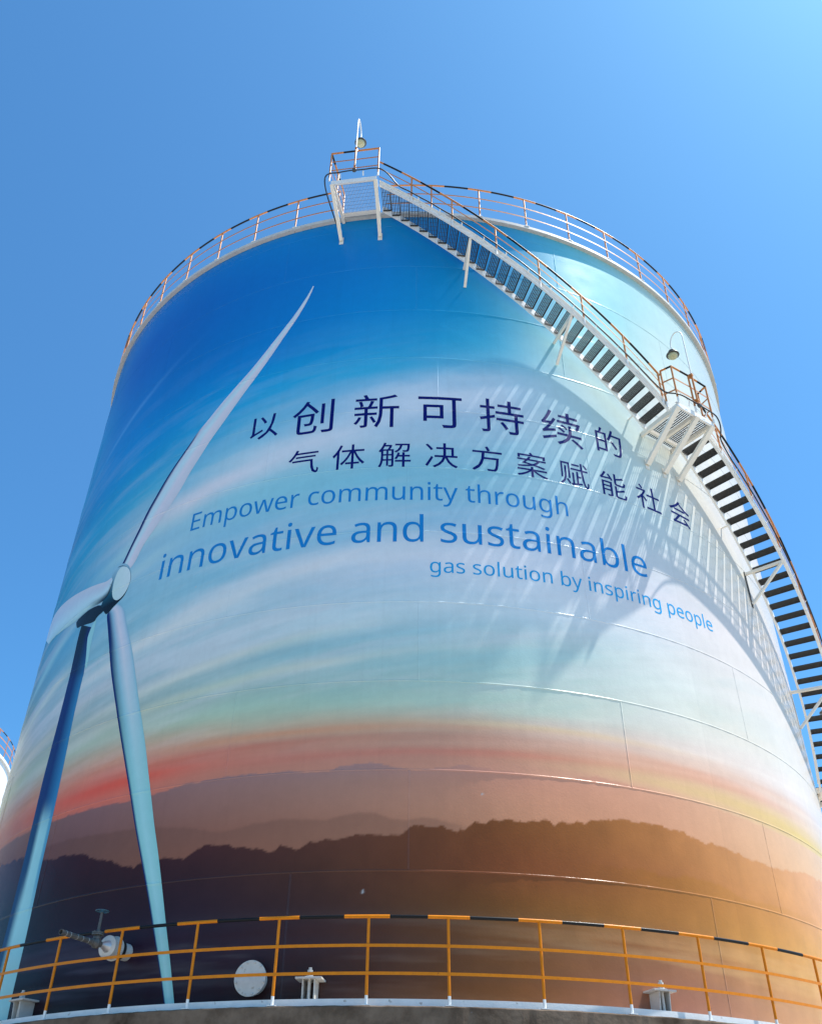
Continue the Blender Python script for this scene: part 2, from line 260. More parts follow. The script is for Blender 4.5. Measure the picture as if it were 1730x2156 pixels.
HT_ = {'far':[[[0.204,0.004,0.004],[0.129,0.009,0.004],[0.133,0.057,0.036],[0.23,0.09,0.055],[0.333,0.143,0.082],[0.538,0.232,0.113],[0.597,0.26,0.121],[0.712,0.36,0.157],[0.715,0.418,0.178],[0.681,0.454,0.21]],[[0.227,0.004,0.004],[0.157,0.021,0.004],[0.184,0.072,0.045],[0.296,0.107,0.064],[0.411,0.165,0.092],[0.618,0.259,0.13],[0.624,0.28,0.138],[0.712,0.383,0.187],[0.715,0.433,0.201],[0.681,0.464,0.237]],[[0.259,0.004,0.004],[0.198,0.048,0.004],[0.213,0.089,0.074],[0.32,0.14,0.098],[0.469,0.213,0.136],[0.687,0.298,0.162],[0.638,0.301,0.168],[0.726,0.407,0.214],[0.715,0.453,0.235],[0.681,0.479,0.274]],[[0.284,0.004,0.004],[0.233,0.078,0.022],[0.25,0.115,0.106],[0.358,0.177,0.145],[0.411,0.213,0.156],[0.669,0.288,0.175],[0.666,0.324,0.191],[0.726,0.422,0.238],[0.715,0.473,0.272],[0.681,0.494,0.304]],[[0.284,0.004,0.004],[0.245,0.104,0.053],[0.267,0.129,0.122],[0.332,0.185,0.18],[0.364,0.213,0.206],[0.618,0.278,0.197],[0.666,0.333,0.208],[0.726,0.422,0.249],[0.715,0.483,0.295],[0.681,0.504,0.333]]],
'mid':[[[0.181,0.004,0.004],[0.177,0.021,0.004],[0.203,0.078,0.045],[0.279,0.114,0.068],[0.364,0.165,0.092],[0.43,0.19,0.107],[0.571,0.24,0.111],[0.685,0.347,0.151],[0.688,0.395,0.163],[0.662,0.425,0.197]],[[0.181,0.004,0.004],[0.157,0.021,0.004],[0.175,0.072,0.049],[0.236,0.102,0.073],[0.303,0.136,0.087],[0.43,0.19,0.107],[0.571,0.24,0.111],[0.685,0.347,0.151],[0.688,0.395,0.163],[0.662,0.425,0.197]]],
'near':[[[0.004,0.004,0.004],[0.004,0.004,0.004],[0.009,0.004,0.004],[0.016,0.004,0.011],[0.038,0.016,0.01],[0.201,0.084,0.029],[0.343,0.154,0.111],[0.558,0.308,0.159],[0.663,0.385,0.175],[0.674,0.425,0.185]],[[0.004,0.004,0.004],[0.004,0.004,0.004],[0.011,0.004,0.007],[0.021,0.01,0.021],[0.046,0.021,0.017],[0.21,0.084,0.026],[0.352,0.154,0.101],[0.57,0.308,0.145],[0.675,0.395,0.166],[0.681,0.435,0.175]],[[0.024,0.004,0.004],[0.004,0.004,0.004],[0.016,0.004,0.017],[0.034,0.019,0.036],[0.064,0.03,0.028],[0.238,0.1,0.035],[0.362,0.16,0.077],[0.62,0.312,0.102],[0.701,0.395,0.137],[0.681,0.435,0.166]],[[0.055,0.004,0.004],[0.004,0.004,0.004],[0.021,0.004,0.01],[0.034,0.015,0.024],[0.074,0.03,0.02],[0.238,0.089,0.017],[0.388,0.16,0.038],[0.678,0.321,0.066],[0.715,0.395,0.118],[0.681,0.444,0.16]],[[0.113,0.004,0.004],[0.015,0.004,0.004],[0.026,0.004,0.004],[0.041,0.015,0.018],[0.109,0.04,0.02],[0.248,0.069,0.02],[0.383,0.136,0.041],[0.659,0.288,0.088],[0.701,0.358,0.151],[0.681,0.397,0.194]],[[0.167,0.004,0.004],[0.041,0.004,0.004],[0.039,0.004,0.004],[0.073,0.022,0.021],[0.137,0.047,0.025],[0.258,0.078,0.02],[0.426,0.16,0.045],[0.659,0.3,0.102],[0.701,0.367,0.169],[0.681,0.406,0.21]],[[0.204,0.004,0.004],[0.059,0.004,0.004],[0.052,0.006,0.004],[0.096,0.028,0.027],[0.152,0.055,0.028],[0.248,0.084,0.02],[0.448,0.17,0.048],[0.659,0.304,0.118],[0.701,0.376,0.185],[0.681,0.411,0.227]]],
'mist':[[[0.071,0.004,0.004],[0.05,0.004,0.004],[0.057,0.045,0.074],[0.084,0.072,0.077],[0.119,0.086,0.082],[0.329,0.179,0.086],[0.545,0.306,0.144],[0.672,0.383,0.145],[0.715,0.428,0.16],[0.681,0.439,0.169]],[[0.071,0.004,0.004],[0.05,0.004,0.004],[0.057,0.045,0.074],[0.084,0.072,0.077],[0.119,0.086,0.082],[0.306,0.164,0.072],[0.532,0.28,0.106],[0.685,0.383,0.123],[0.728,0.414,0.131],[0.681,0.439,0.154]]],
'low':[[[0.204,0.004,0.004],[0.035,0.004,0.004],[0.035,0.004,0.004],[0.073,0.019,0.011],[0.099,0.035,0.015],[0.164,0.055,0.004],[0.362,0.139,0.031],[0.595,0.249,0.05],[0.65,0.324,0.102],[0.638,0.362,0.137]],[[0.204,0.004,0.004],[0.035,0.004,0.004],[0.035,0.004,0.004],[0.073,0.019,0.011],[0.099,0.035,0.015],[0.164,0.055,0.004],[0.393,0.151,0.019],[0.595,0.257,0.05],[0.65,0.332,0.102],[0.638,0.362,0.137]]]}
ART = {"bl1":[[-1465,18243,-1449,18224],[-1540,17858,-1503,17813],[-1705,17242,-1649,17136],[-1920,16635,-1839,16491],[-2080,16188,-1974,16006],[-2259,15724,-2129,15527],[-2520,15202,-2328,14962],[-2688,14859,-2457,14590],[-2818,14562,-2577,14243],[-2955,14321,-2717,13878],[-3045,14072,-2800,13605],[-3175,13754,-2893,13325],[-3289,13492,-2978,13063],[-3418,13146,-3087,12629],[-3532,12776,-3221,12299],[-3631,12481,-3328,12033],[-3723,12053,-3437,11772],[-3823,11677,-3563,11528],[-3909,11299,-3643,11149],[-3959,11190,-3715,11037]],"bl2":[[-4089,11056,-4042,10929],[-4190,11018,-4050,10623],[-4334,11087,-4121,10527],[-4525,11166,-4238,10490],[-4797,11266,-4439,10543],[-5088,11378,-4620,10519],[-5372,11480,-4835,10458],[-5723,11605,-5114,10522],[-6039,11702,-5304,10576],[-6346,11753,-5518,10632],[-6550,11648,-5734,10691],[-6493,11331,-5887,10710]],"bl3":[[-3992,10066,-3817,10216],[-3992,10013,-3654,10009],[-3923,9744,-3547,9553],[-3827,9347,-3412,9115],[-3769,9091,-3341,8861],[-3649,8561,-3209,8308],[-3474,7918,-3065,7668],[-3338,7396,-2937,7135],[-3196,6862,-2831,6667],[-3069,6390,-2735,6188],[-2918,5808,-2641,5730],[-2775,5229,-2531,5170],[-2678,4859,-2451,4810],[-2554,4389,-2360,4352],[-2435,3914,-2272,3888],[-2355,3567,-2209,3547],[-2260,3157,-2130,3142],[-2170,2764,-2060,2753],[-2102,2433,-2003,2425]],"tower":[[-4591,10208,-4304,9956],[-4605,9932,-4334,9730],[-4587,9482,-4261,9273],[-4563,8992,-4201,8773],[-4562,8927,-4215,8758],[-4559,8145,-4205,7915],[-4568,7370,-4169,7139],[-4577,6770,-4145,6542],[-4562,6183,-4130,5973],[-4549,5619,-4119,5428],[-4536,5077,-4117,4936],[-4534,4469,-4096,4340],[-4532,3886,-4078,3744],[-4541,3468,-4077,3310],[-4539,3032,-4080,2916],[-4527,2583,-4062,2481]],"sliver":[[-4226,10141],[-4211,9929],[-4210,9495],[-4169,8968],[-4196,8885],[-4261,9273],[-4324,9655],[-4333,9765],[-4304,9956]],"nac":[[-4798,10449],[-4614,10497],[-4442,10517],[-4215,10456],[-4071,10277],[-4093,10203],[-4228,10152],[-4252,10044],[-4590,10189],[-4706,10205],[-4757,10309]],"hub":[[-4093,11115],[-4010,11233],[-3956,11297],[-3879,11274],[-3758,11142],[-3676,10861],[-3655,10683],[-3682,10449],[-3726,10317],[-3820,10236],[-3905,10167],[-3967,10084],[-4024,10077],[-4080,10177],[-4208,10424],[-4120,10599],[-4082,10865]],"face":[[-3992,11098],[-3940,11210],[-3831,11161],[-3729,11007],[-3674,10823],[-3660,10632],[-3686,10469],[-3745,10347],[-3831,10296],[-3914,10368],[-3974,10499],[-4006,10665],[-4016,10911]],"arc":[[-4012,11244],[-3963,11255],[-3884,11221],[-3779,11105],[-3821,11145],[-3881,11202],[-3951,11234]],"far":[[-3324,5744],[-2971,5708],[-2606,5752],[-2221,5824],[-1813,5860],[-1554,5871],[-1552,5871],[-1448,5840],[-1167,5861],[-1046,5830],[-773,5823],[-660,5894],[-488,5941],[-393,5948],[-297,5929],[-144,5859],[45,5820],[196,5853],[348,5875],[443,5922],[539,5923],[673,5887],[944,5864],[1159,5819],[1482,5813],[1653,5893],[1809,5944],[1847,5918],[2077,5886],[2455,5843],[3087,5806],[4061,5728]],"mid":[[-4603,5163],[-4063,5269],[-3708,5289],[-3431,5248],[-2533,5165],[-2190,5071],[-1780,4937],[-1493,5008],[-1202,5061],[-1047,5046],[-780,5004],[-652,5074],[-486,5119],[-320,5102],[-190,5040],[-62,4986],[103,5051],[231,5027],[377,4970],[486,4926]],"near":[[-5122,5324],[-4592,5253],[-3968,5009],[-3792,5020],[-3618,4991],[-3419,4910],[-3281,4837],[-3102,4762],[-2854,4604],[-2697,4541],[-2660,4575],[-2372,4622],[-2139,4579],[-1935,4742],[-1826,4725],[-1635,4698],[-1467,4634],[-1301,4561],[-1269,4559],[-1178,4635],[-1024,4584],[-898,4684],[-770,4730],[-714,4702],[-532,4760],[-478,4815],[-386,4778],[-277,4755],[-96,4786],[30,4905],[194,4898],[276,4914],[376,4833],[416,4820],[446,4885],[467,4849],[580,5016],[672,4992],[748,5050],[804,5017],[900,5105],[975,5062],[1070,5047],[1208,5115],[1284,5087],[1320,5018],[1424,5109],[1523,5093],[1732,5181],[1980,5250],[2254,5258],[2492,5249],[2738,5211],[2938,5128],[3276,5124],[3632,5024],[4140,5052],[4819,5189]],"low":[[2180,4472],[2452,4432],[2654,4511],[3064,4481],[3439,4313],[3901,4342]]}
CLOUD = [0.85, 0.734, 0.724]
CLOUDS = [(-27,1.235,9,0.035,0.0035,[0.842, 0.711, 0.712],0.765),
 (-14,1.3,12,0.04,0.0045,[0.763, 0.743, 0.777],0.63),
 (3,1.43,13,0.05,0.004,[0.772, 0.792, 0.836],0.675),
 (-20,1.4,8,0.02,0.006,[0.427, 0.601, 0.706],0.315),
 (-38,1.16,8,0.02,0.004,[0.494, 0.717, 0.683],0.45),
 (-36,1.09,9,0.02,0.004,[0.531, 0.712, 0.683],0.405),
 (-12,0.985,16,0.028,0.0035,[0.842, 0.775, 0.733],0.72),
 (8,1,12,0.04,0.002,[0.846, 0.802, 0.8],0.63),
 (-30,0.9,14,0.022,0.0035,[0.85, 0.79, 0.716],0.54),
 (-2,0.88,18,0.03,0.001,[0.743, 0.783, 0.754],0.45),
 (14,0.92,14,0.05,0.001,[0.85, 0.821, 0.812],0.45),
 (-55,0.98,8,0.02,0.008,[0.443, 0.708, 0.675],0.54),
 (-54,0.86,9,0.02,0.006,[0.85, 0.805, 0.619],0.495),
 (-50,0.76,10,0.015,0.004,[0.795, 0.654, 0.466],0.45),
 (-24,0.8,16,0.012,0.003,[0.835, 0.778, 0.574],0.45),
 (-20,0.76,20,0.01,0.002,[0.775, 0.727, 0.491],0.36),
 (-48,1.62,9,0.012,0.01,[0.153, 0.437, 0.775],0.315),
 (-58,1.3,8,0.05,0,[0.114, 0.536, 0.758],0.27)]
BANDS = [(-33,0.605,12,0.012,0.0006,[0.85, 0.076, 0.039],0.6),
 (-20,0.63,20,0.009,0.0004,[0.686, 0.111, 0.068],0.25),
 (-10,0.655,22,0.007,0.0003,[0.717, 0.291, 0.147],0.5),
 (5,0.615,22,0.008,0.0003,[0.687, 0.136, 0.095],0.35),
 (14,0.668,14,0.006,0,[0.82, 0.566, 0.306],0.5),
 (30,0.632,16,0.012,-0.0004,[0.742, 0.351, 0.22],0.5),
 (33,0.598,16,0.014,-0.0006,[0.734, 0.493, 0.209],0.55),
 (52,0.585,14,0.018,-0.001,[0.702, 0.497, 0.119],0.7),
 (45,0.65,18,0.01,-0.0004,[0.726, 0.482, 0.343],0.5)]
BANDC = [0.22, 0.35, 0.35]
P1 = {'edge':[0.636, 0.637, 0.751], 'a':[0.528, 0.603, 0.692], 'b':[0.528, 0.726, 0.777], 'c':[0.694, 0.654, 0.708], 'd':[0.599, 0.603, 0.659], 'e':[0.387, 0.595, 0.589], 'f':[0.27, 0.478, 0.589], 'g':[0.288, 0.595, 0.567], 'h':[0.387, 0.681, 0.667], 'i':[0.033, 0.222, 0.423], 'i2':[0.1, 0.343, 0.482], 'j':[0.319, 0.62, 0.628], 'dark':[0.004, 0.013, 0.111], 'dark2':[0.008, 0.039, 0.111], 'night':[0.004, 0.004, 0.004], 'black':[0.004, 0.004, 0.004], 'teal':[0.004, 0.013, 0.024], 'teal2':[0.008, 0.084, 0.128], 'k':[0.462, 0.681, 0.643], 'k2':[0.636, 0.745, 0.751]}

def blur(A, n, ax):
    k = np.exp(-.5*(np.arange(-3*n, 3*n+1)/n)**2); k /= k.sum()
    P = np.pad(A, [(3*n, 3*n) if i == ax else (0, 0) for i in range(A.ndim)], mode='edge')
    return np.apply_along_axis(lambda v: np.convolve(v, k, 'valid'), ax, P)
RT_T = np.arange(-100, 100.1, 1.0); RT_Z = np.arange(.2, 2.101, .005)
def raster(TH, ZS, tab, nb=(3, 2)):
    """tab[z][theta] -> smooth raster"""
    T = np.array(tab, float); A = np.stack([[np.interp(RT_T, TH, row[:, c]) for row in T] for c in range(3)], -1)   # z, t, c
    B = np.stack([[np.interp(RT_Z, ZS, A[:, j, c]) for j in range(A.shape[1])] for c in range(3)], -1)              # t, z, c
    return blur(blur(B, nb[0], 0), nb[1], 1)
def sample(B, th, z):
    x = np.clip((th-RT_T[0])/1.0, 0, len(RT_T)-1.001); y = np.clip((z-RT_Z[0])/.005, 0, len(RT_Z)-1.001)
    xi = x.astype(int); yi = y.astype(int); fx = (x-xi)[..., None]; fy = (y-yi)[..., None]
    return (B[xi, yi]*(1-fx)+B[xi+1, yi]*fx)*(1-fy)+(B[xi, yi+1]*(1-fx)+B[xi+1, yi+1]*fx)*fy
SKYR = raster(TH_, ZS_, SKYT)
HILL = {k: raster(TH_, HZ_[k], HT_[k], (3, 2)) for k in HT_}
def ridge(name, th, rough, seed):
    P = np.array(ART[name], float); b = np.interp(th, P[:, 0]/100, P[:, 1]/10000)
    return b+rough*(fbm(th*1.1, th*0, seed, 4, .55)-.5)
def mural(th, z):
    th = np.asarray(th, float); z = np.asarray(z, float)
    # wind-drawn distortion of the colour field
    wz = z+.012*(fbm(th*.06, z*9, 3)-.5)+.006*(fbm(th*.22, z*40, 9)-.5)
    c = sample(SKYR, th+4*(fbm(th*.05, z*6, 5)-.5), wz)
    # streaked cloud
    tilt = z-.0032*th
    st = fbm(th*.055+2*z, tilt*26, 21, 6, .57)
    fine = fbm(th*.11, tilt*75, 41, 4, .6)
    env = np.interp(z, [.6, .74, .85, 1.0, 1.15, 1.3, 1.5, 1.7], [0, .45, .66, .42, .22, .22, .10, .0])
    env = env*np.interp(th, [-70, -40, 0, 25, 50], [1, 1, .85, .45, .2])
    a = np.clip((st-.46)*4.2, -.6, 1)*env
    cl = np.array(CLOUD)
    w_ = np.clip(a, 0, 1)[..., None]*.62; c = c*(1-w_)+cl*w_
    c = c*(1-np.clip(-a, 0, 1)[..., None]*np.array([.42, .16, .07]))
    c = c*(1+((fine-.5)*.20*np.clip(env*1.6, 0, 1))[..., None])
    for (tc_, zc, Lt, hz, tl, col, am) in CLOUDS:
        d = (th-tc_)/Lt; q = (z-zc-tl*(th-tc_))/hz+.9*(fbm(th*.13+5, z*14, 61)-.5)
        k = np.exp(-d*d)*np.exp(-q*q)*am*(.55+.9*fbm(th*.09, (z-tl*th)*30, 77))
        k = np.clip(k, 0, .95)[..., None]; c = c*(1-k)+np.array(col)*k
    # red evening bands
    band = fbm(th*.035, (z-.0006*th)*70, 91, 4, .6)
    be = np.exp(-((z-.645)/.055)**2)
    c = c*(1+(band-.5)[..., None]*be[..., None]*np.array(BANDC))
    for (tc_, zc, Lt, hz, tl, col, am) in BANDS:
        d = (th-tc_)/Lt; q = (z-zc-tl*(th-tc_))/hz+.8*(fbm(th*.08+3, z*40, 66)-.5)
        k = np.clip(np.exp(-d*d)*np.exp(-q*q)*am*(.5+fbm(th*.07, (z-tl*th)*90, 78)), 0, .9)[..., None]
        c = c*(1-k)+np.array(col)*k
    # hills
    for nm, rough, seed, soft in (('far', .004, 11, .0010), ('mid', .005, 13, .003), ('near', .010, 15, .0012), ('low', .010, 19, .004)):
        rz = ridge(nm, th, rough, seed); m_ = 1-sst(rz-soft, rz+soft, z)
        h = sample(HILL[nm], th, z)
        if nm == 'mid': m_ = m_*np.clip(np.interp(th, [-60, -45, 3, 7], [.3, 1, 1, 0]), 0, 1)*sst(.40, .5, z)*.75
        if nm == 'low': m_ = m_*np.clip(np.interp(th, [14, 24, 38, 50], [0, .5, .5, 0]), 0, 1)*sst(.33, .43, z)
        if nm == 'near':
            # thin valley mist low on the hills
            mm = np.clip((fbm(th*.05, (z+.0006*th)*42, 33, 5, .6)-.47)*4.5, 0, 1)*np.exp(-((z-.305)/.05)**4)*.75
            h = h*(1-mm[..., None])+sample(HILL['mist'], th, z)*mm[..., None]
            h = h*(1+.22*(fbm(th*.5, z*26, 37)-.5))[..., None]
        if nm == 'far': h = h*(1+.10*(fbm(th*.12, z*14, 39)-.5))[..., None]
        c = c*(1-m_[..., None])+h*m_[..., None]
    # the printed film was laid in upright panels: barely different tones and hairline joints
    pn = np.floor((th+3.1)/7.15); c = c*(1+.018*(hashgrid(7)[pn.astype(int) & 255, 5]-.5)*2)[..., None]
    dl = np.abs((th+3.1)/7.15-np.round((th+3.1)/7.15))*7.15; c = c*(1-.03*np.exp(-(dl/.10)**2)*(vnoise(z*25, pn, hashgrid(8)) > .35))[..., None]
    # faint rain-run dust streaks
    c = c*(1-.03*np.clip(fbm(th*2.2, z*2.0, 101, 3)-.5, 0, 1)*2)[..., None]
    # white paint chips
    for (tc_, zc, s_) in ((-4.1, .392, .0024), (6.6, .545, .0018), (-36.5, 1.075, .001), (-25.4, .99, .001)):
        d = np.hypot((th-tc_)*.01745, (z-zc)*1.1)/s_; k = np.exp(-d**4)[..., None]; c = c*(1-k)+np.array([.5, .5, .48])*k
    return np.clip(c, .004, .92)

def colour_attr(me, th, z, fn=mural):
    a = me.color_attributes.new('paint', 'FLOAT_COLOR', 'POINT')
    c = np.ones((len(th), 4), np.float32); c[:, :3] = fn(th, z); a.data.foreach_set('color', c.ravel())

# --- shell: fine grid over the painted half, coarser behind
ths = np.concatenate([np.arange(-92, 92.01, 0.15), np.arange(96, 268, 2.)]); zs = np.linspace(Z0, Z1, 640)
nT, nZ = len(ths), len(zs)
TT, ZZ = np.meshgrid(ths, zs, indexing='ij')
rad = np.ones_like(TT)
tr = np.radians(TT); co = np.stack([U*rad*np.sin(tr), -U*rad*np.cos(tr), U*(ZZ-Z0)], -1).reshape(-1, 3).astype(np.float32)
me = bpy.data.meshes.new('shell'); me.vertices.add(nT*nZ); me.vertices.foreach_set('co', co.ravel())
ii, jj = np.meshgrid(np.arange(nT), np.arange(nZ-1), indexing='ij'); i2 = (ii+1) % nT
quads = np.stack([ii*nZ+jj, i2*nZ+jj, i2*nZ+jj+1, ii*nZ+jj+1], -1).reshape(-1, 4).astype(np.int32)
nq = len(quads); me.loops.add(nq*4); me.loops.foreach_set('vertex_index', quads.ravel()); me.polygons.add(nq)
me.polygons.foreach_set('loop_start', np.arange(0, nq*4, 4, dtype=np.int32)); me.polygons.foreach_set('loop_total', np.full(nq, 4, np.int32))
me.polygons.foreach_set('use_smooth', np.ones(nq, bool)); me.update(calc_edges=True)
colour_attr(me, ((TT+180) % 360-180).ravel(), ZZ.ravel()); me.materials.append(M['mural'])
shell = bpy.data.objects.new('shell', me); C.objects.link(shell); shell.parent = tank; ORG[shell.name] = ORG[tank.name]
shell['label'] = 'wall painted with blue sky, clouds, sunset band and dark hills'

# --- weld seams: proud beads with an uneven hand-made height
seam_z = [.263+.16*k for k in range(12)]
vert_t = [29.4, 39.8, 21.9, .6, 19.4, 39.2, 21.9, 2.8, 20.1, 40.0, 20.8]
BW = .0015                                   # half width of a bead, in tank radii
BG = hashgrid(501)
def bead_size(u, k): return .00034+.00042*vnoise(np.asarray(u)*1.0, 0*np.asarray(u)+k*3.3, BG)
def bead_h(t, z):
    """how far the wall stands proud at (theta in degrees, z)"""
    t = np.asarray(t, float); z = np.asarray(z, float); h = np.zeros_like(t)
    pr = lambda d: np.interp(np.abs(d)/BW, [0, .6, 1], [1, .7, 0])
    for k in range(1, 12):
        h = np.maximum(h, pr(z-seam_z[k])*bead_size(t*2.3, k))
        inside = (z < seam_z[k]) & (z > (seam_z[k-1] if k > 1 else Z0))
        for j in range(-3, 3):
            t0 = vert_t[k-1]+40*j
            h = np.maximum(h, np.where(inside, pr(np.radians(t-t0))*bead_size(z*150, k+20), 0))
    return h
def bead_part(k):
    vs = []; fs = []; tz = []
    segs = [('h', seam_z[k], np.array(frange(-91, 91, .2)))]
    for j in range(-3, 3):
        t0 = vert_t[k-1]+40*j
        if -90 < t0 < 90: segs.append(('v', t0, np.array(frange(seam_z[k-1]+BW if k > 1 else Z0, seam_z[k]-BW, .003))))
    for kind, c, P in segs:
        base = len(vs); hh = bead_size(P*2.3, k) if kind == 'h' else bead_size(P*150, k+20)
        for i, p in enumerate(P):
            for s_, h_ in ((-1, .0), (-.6, .7), (0, 1), (.6, .7), (1, .0)):
                tt, zz = (p, c+s_*BW) if kind == 'h' else (c+math.degrees(s_*BW), p)
                vs.append(pol(tt, 1.0+h_*hh[i]+.00002, zz)-ORG[tank.name]); tz.append((tt, zz))
            if i:
                for q in range(4): a0 = base+(i-1)*5+q; fs.append((a0, a0+1, a0+6, a0+5))
    me = bpy.data.meshes.new('weld_seam'); me.from_pydata([tuple(v) for v in vs], [], fs); fix_out(me)
    me.polygons.foreach_set('use_smooth', [True]*len(fs)); tz = np.array(tz); colour_attr(me, tz[:, 0], tz[:, 1]); me.materials.append(M['weld'])
    o = bpy.data.objects.new('weld_seam', me); C.objects.link(o); o.parent = tank
def fix_out(me):
    """all normals away from the tank's axis"""
    bm = bmesh.new(); bm.from_mesh(me)
    for f in bm.faces:
        c = f.calc_center_median()
        if f.normal.x*c.x+f.normal.y*c.y < 0: f.normal_flip()
    bm.to_mesh(me); bm.free()
for k in range(1, 12): bead_part(k)

# --- painted wind turbine
def smooth_pairs(P, sub=10):
    P = np.array(P, float); n = len(P); s = np.arange(n); ss = np.linspace(0, n-1, (n-1)*sub+1)
    Q = np.stack([np.interp(ss, s, P[:, i]) for i in range(4)], 1)
    k = np.exp(-.5*(np.arange(-8, 9)/3.5)**2); k /= k.sum(); O = Q.copy()
    for i in range(4):
        pad = np.concatenate([2*Q[0, i]-Q[8:0:-1, i], Q[:, i], 2*Q[-1, i]-Q[-2:-10:-1, i]]); O[:, i] = np.convolve(pad, k, 'valid')
    return O
def strip(name, P, colfn, r, label=None, nu=18):
    Q = smooth_pairs(P); n = len(Q); us = np.linspace(0, 1, nu+1)
    th = (Q[:, 0:1]*(1-us)+Q[:, 2:3]*us)/100; z = (Q[:, 1:2]*(1-us)+Q[:, 3:4]*us)/10000
    vv = np.linspace(0, 1, n)[:, None]+0*us; uu = us[None]+0*vv
    z = np.maximum(z, Z0+.0005)
    co = np.stack([np.radians(th), z, 0*z], -1).reshape(-1, 3)
    fs = [(i*(nu+1)+j, i*(nu+1)+j+1, (i+1)*(nu+1)+j+1, (i+1)*(nu+1)+j) for i in range(n-1) for j in range(nu)]
    me = bpy.data.meshes.new(name); me.from_pydata(co.tolist(), [], fs)
    a = me.color_attributes.new('paint', 'FLOAT_COLOR', 'POINT'); c = np.ones((len(co), 4), np.float32); c[:, :3] = colfn(uu.ravel(), vv.ravel()); a.data.foreach_set('color', c.ravel())
    bm = bmesh.new(); bm.from_mesh(me); slice_seams(bm); wrap(bm, r); bm.to_mesh(me); bm.free(); fix_out(me)
    me.polygons.foreach_set('use_smooth', [True]*len(me.polygons)); me.materials.append(M['mural']); o = bpy.data.objects.new(name, me); C.objects.link(o); o.parent = tank
    if label: o['label'] = label
    return o
def slice_seams(bm):
    """extra cuts where the artwork climbs over a weld bead"""
    xs = [v.co.x for v in bm.verts]; ys = [v.co.y for v in bm.verts]; x0, x1, y0, y1 = min(xs), max(xs), min(ys), max(ys)
    cut = lambda co, no: bmesh.ops.bisect_plane(bm, geom=bm.verts[:]+bm.edges[:]+bm.faces[:], plane_co=co, plane_no=no)
    for k in range(1, 12):
        for s_ in (-1, -.6, 0, .6, 1):
            y = seam_z[k]+s_*BW
            if y0 < y < y1: cut((0, y, 0), (0, 1, 0))
            for j in range(-3, 3):
                x = math.radians(vert_t[k-1]+40*j)+s_*BW
                if x0 < x < x1 and y0 < seam_z[k] and y1 > seam_z[k]-.16: cut((x, 0, 0), (1, 0, 0))
def wrap(bm, r, z0=Z0):
    """flat artwork (x = arc length in radii, y = height above the eye in radii) onto the wall"""
    V = bm.verts[:]; t = np.array([v.co.x for v in V]); z = np.array([v.co.y for v in V]); rr = r+bead_h(np.degrees(t), z)
    for v, a, b_, q in zip(V, t, z, rr): v.co = Vector((U*q*math.sin(a), -U*q*math.cos(a), U*(b_-z0)))
def slice_flat(bm, dx, dy=None):
    xs = [v.co.x for v in bm.verts]; ys = [v.co.y for v in bm.verts]
    x = math.ceil(min(xs)/dx)*dx
    while x < max(xs):
        bmesh.ops.bisect_plane(bm, geom=bm.verts[:]+bm.edges[:]+bm.faces[:], plane_co=(x, 0, 0), plane_no=(1, 0, 0)); x += dx
    if dy:
        y = math.ceil(min(ys)/dy)*dy
        while y < max(ys):
            bmesh.ops.bisect_plane(bm, geom=bm.verts[:]+bm.edges[:]+bm.faces[:], plane_co=(0, y, 0), plane_no=(0, 1, 0)); y += dy
def fill_flat(polys):
    """2-D outlines with holes -> filled bmesh"""
    cu = bpy.data.curves.new('t', 'CURVE'); cu.dimensions = '2D'; cu.fill_mode = 'BOTH'
    for P in polys:
        s = cu.splines.new('POLY'); s.points.add(len(P)-1); s.use_cyclic_u = True
        for q, (x, y) in zip(s.points, P): q.co = (x, y, 0, 1)
    o = bpy.data.objects.new('t', cu); C.objects.link(o); dg = bpy.context.evaluated_depsgraph_get()
    me = bpy.data.meshes.new_from_object(o.evaluated_get(dg)); bpy.data.objects.remove(o); bpy.data.curves.remove(cu)
    bm = bmesh.new(); bm.from_mesh(me); bpy.data.meshes.remove(me); return bm
def chaikin(P, n=2):
    for _ in range(n):
        Q = []
        for i in range(len(P)):
            a = P[i]; b = P[(i+1) % len(P)]; Q += [(.75*a[0]+.25*b[0], .75*a[1]+.25*b[1]), (.25*a[0]+.75*b[0], .25*a[1]+.75*b[1])]
        P = Q
    return P
def patch(name, P, colfn, r, sm=2, label=None):
    P = [(R_(a/100), b/10000) for a, b in P]
    if sm: P = chaikin(P, sm)
    bm = fill_flat([P]); slice_flat(bm, .005, .01); slice_seams(bm); th = np.degrees([v.co.x for v in bm.verts]); z = np.array([v.co.y for v in bm.verts])
    wrap(bm, r); me = bpy.data.meshes.new(name); bm.to_mesh(me); bm.free(); fix_out(me)
    a = me.color_attributes.new('paint', 'FLOAT_COLOR', 'POINT'); c = np.ones((len(th), 4), np.float32); c[:, :3] = colfn(th, z); a.data.foreach_set('color', c.ravel())
    me.materials.append(M['mural']); o = bpy.data.objects.new(name, me); C.objects.link(o); o.parent = tank
    if label: o['label'] = label
    return o
def ramp(u, stops):
    s = [q[0] for q in stops]; return np.stack([np.interp(u, s, [q[1][c] for q in stops]) for c in range(3)], -1)
def mix(a, b, k): return a*(1-k[..., None])+b*k[..., None]
def c_blade1(u, v):
    body = ramp(u, [(0, P1['edge']), (.12, P1['a']), (.35, P1['b']), (.6, P1['c']), (1, P1['d'])])
    low = np.clip((v-.45)/.55, 0, 1); dk = (1-sst(.03+.10*low, .06+.22*low, u))*sst(.42, .52, v)
    return mix(body, np.array(P1['dark'])+0*body, dk)
def c_blade2(u, v):
    body = ramp(u, [(0, P1['d']), (.3, P1['a']), (.7, P1['b']), (1, P1['e'])])
    dk = sst(.62, .98, u)*(1-sst(.22, .42, v)); return mix(body, np.array(P1['teal'])+0*body, dk)
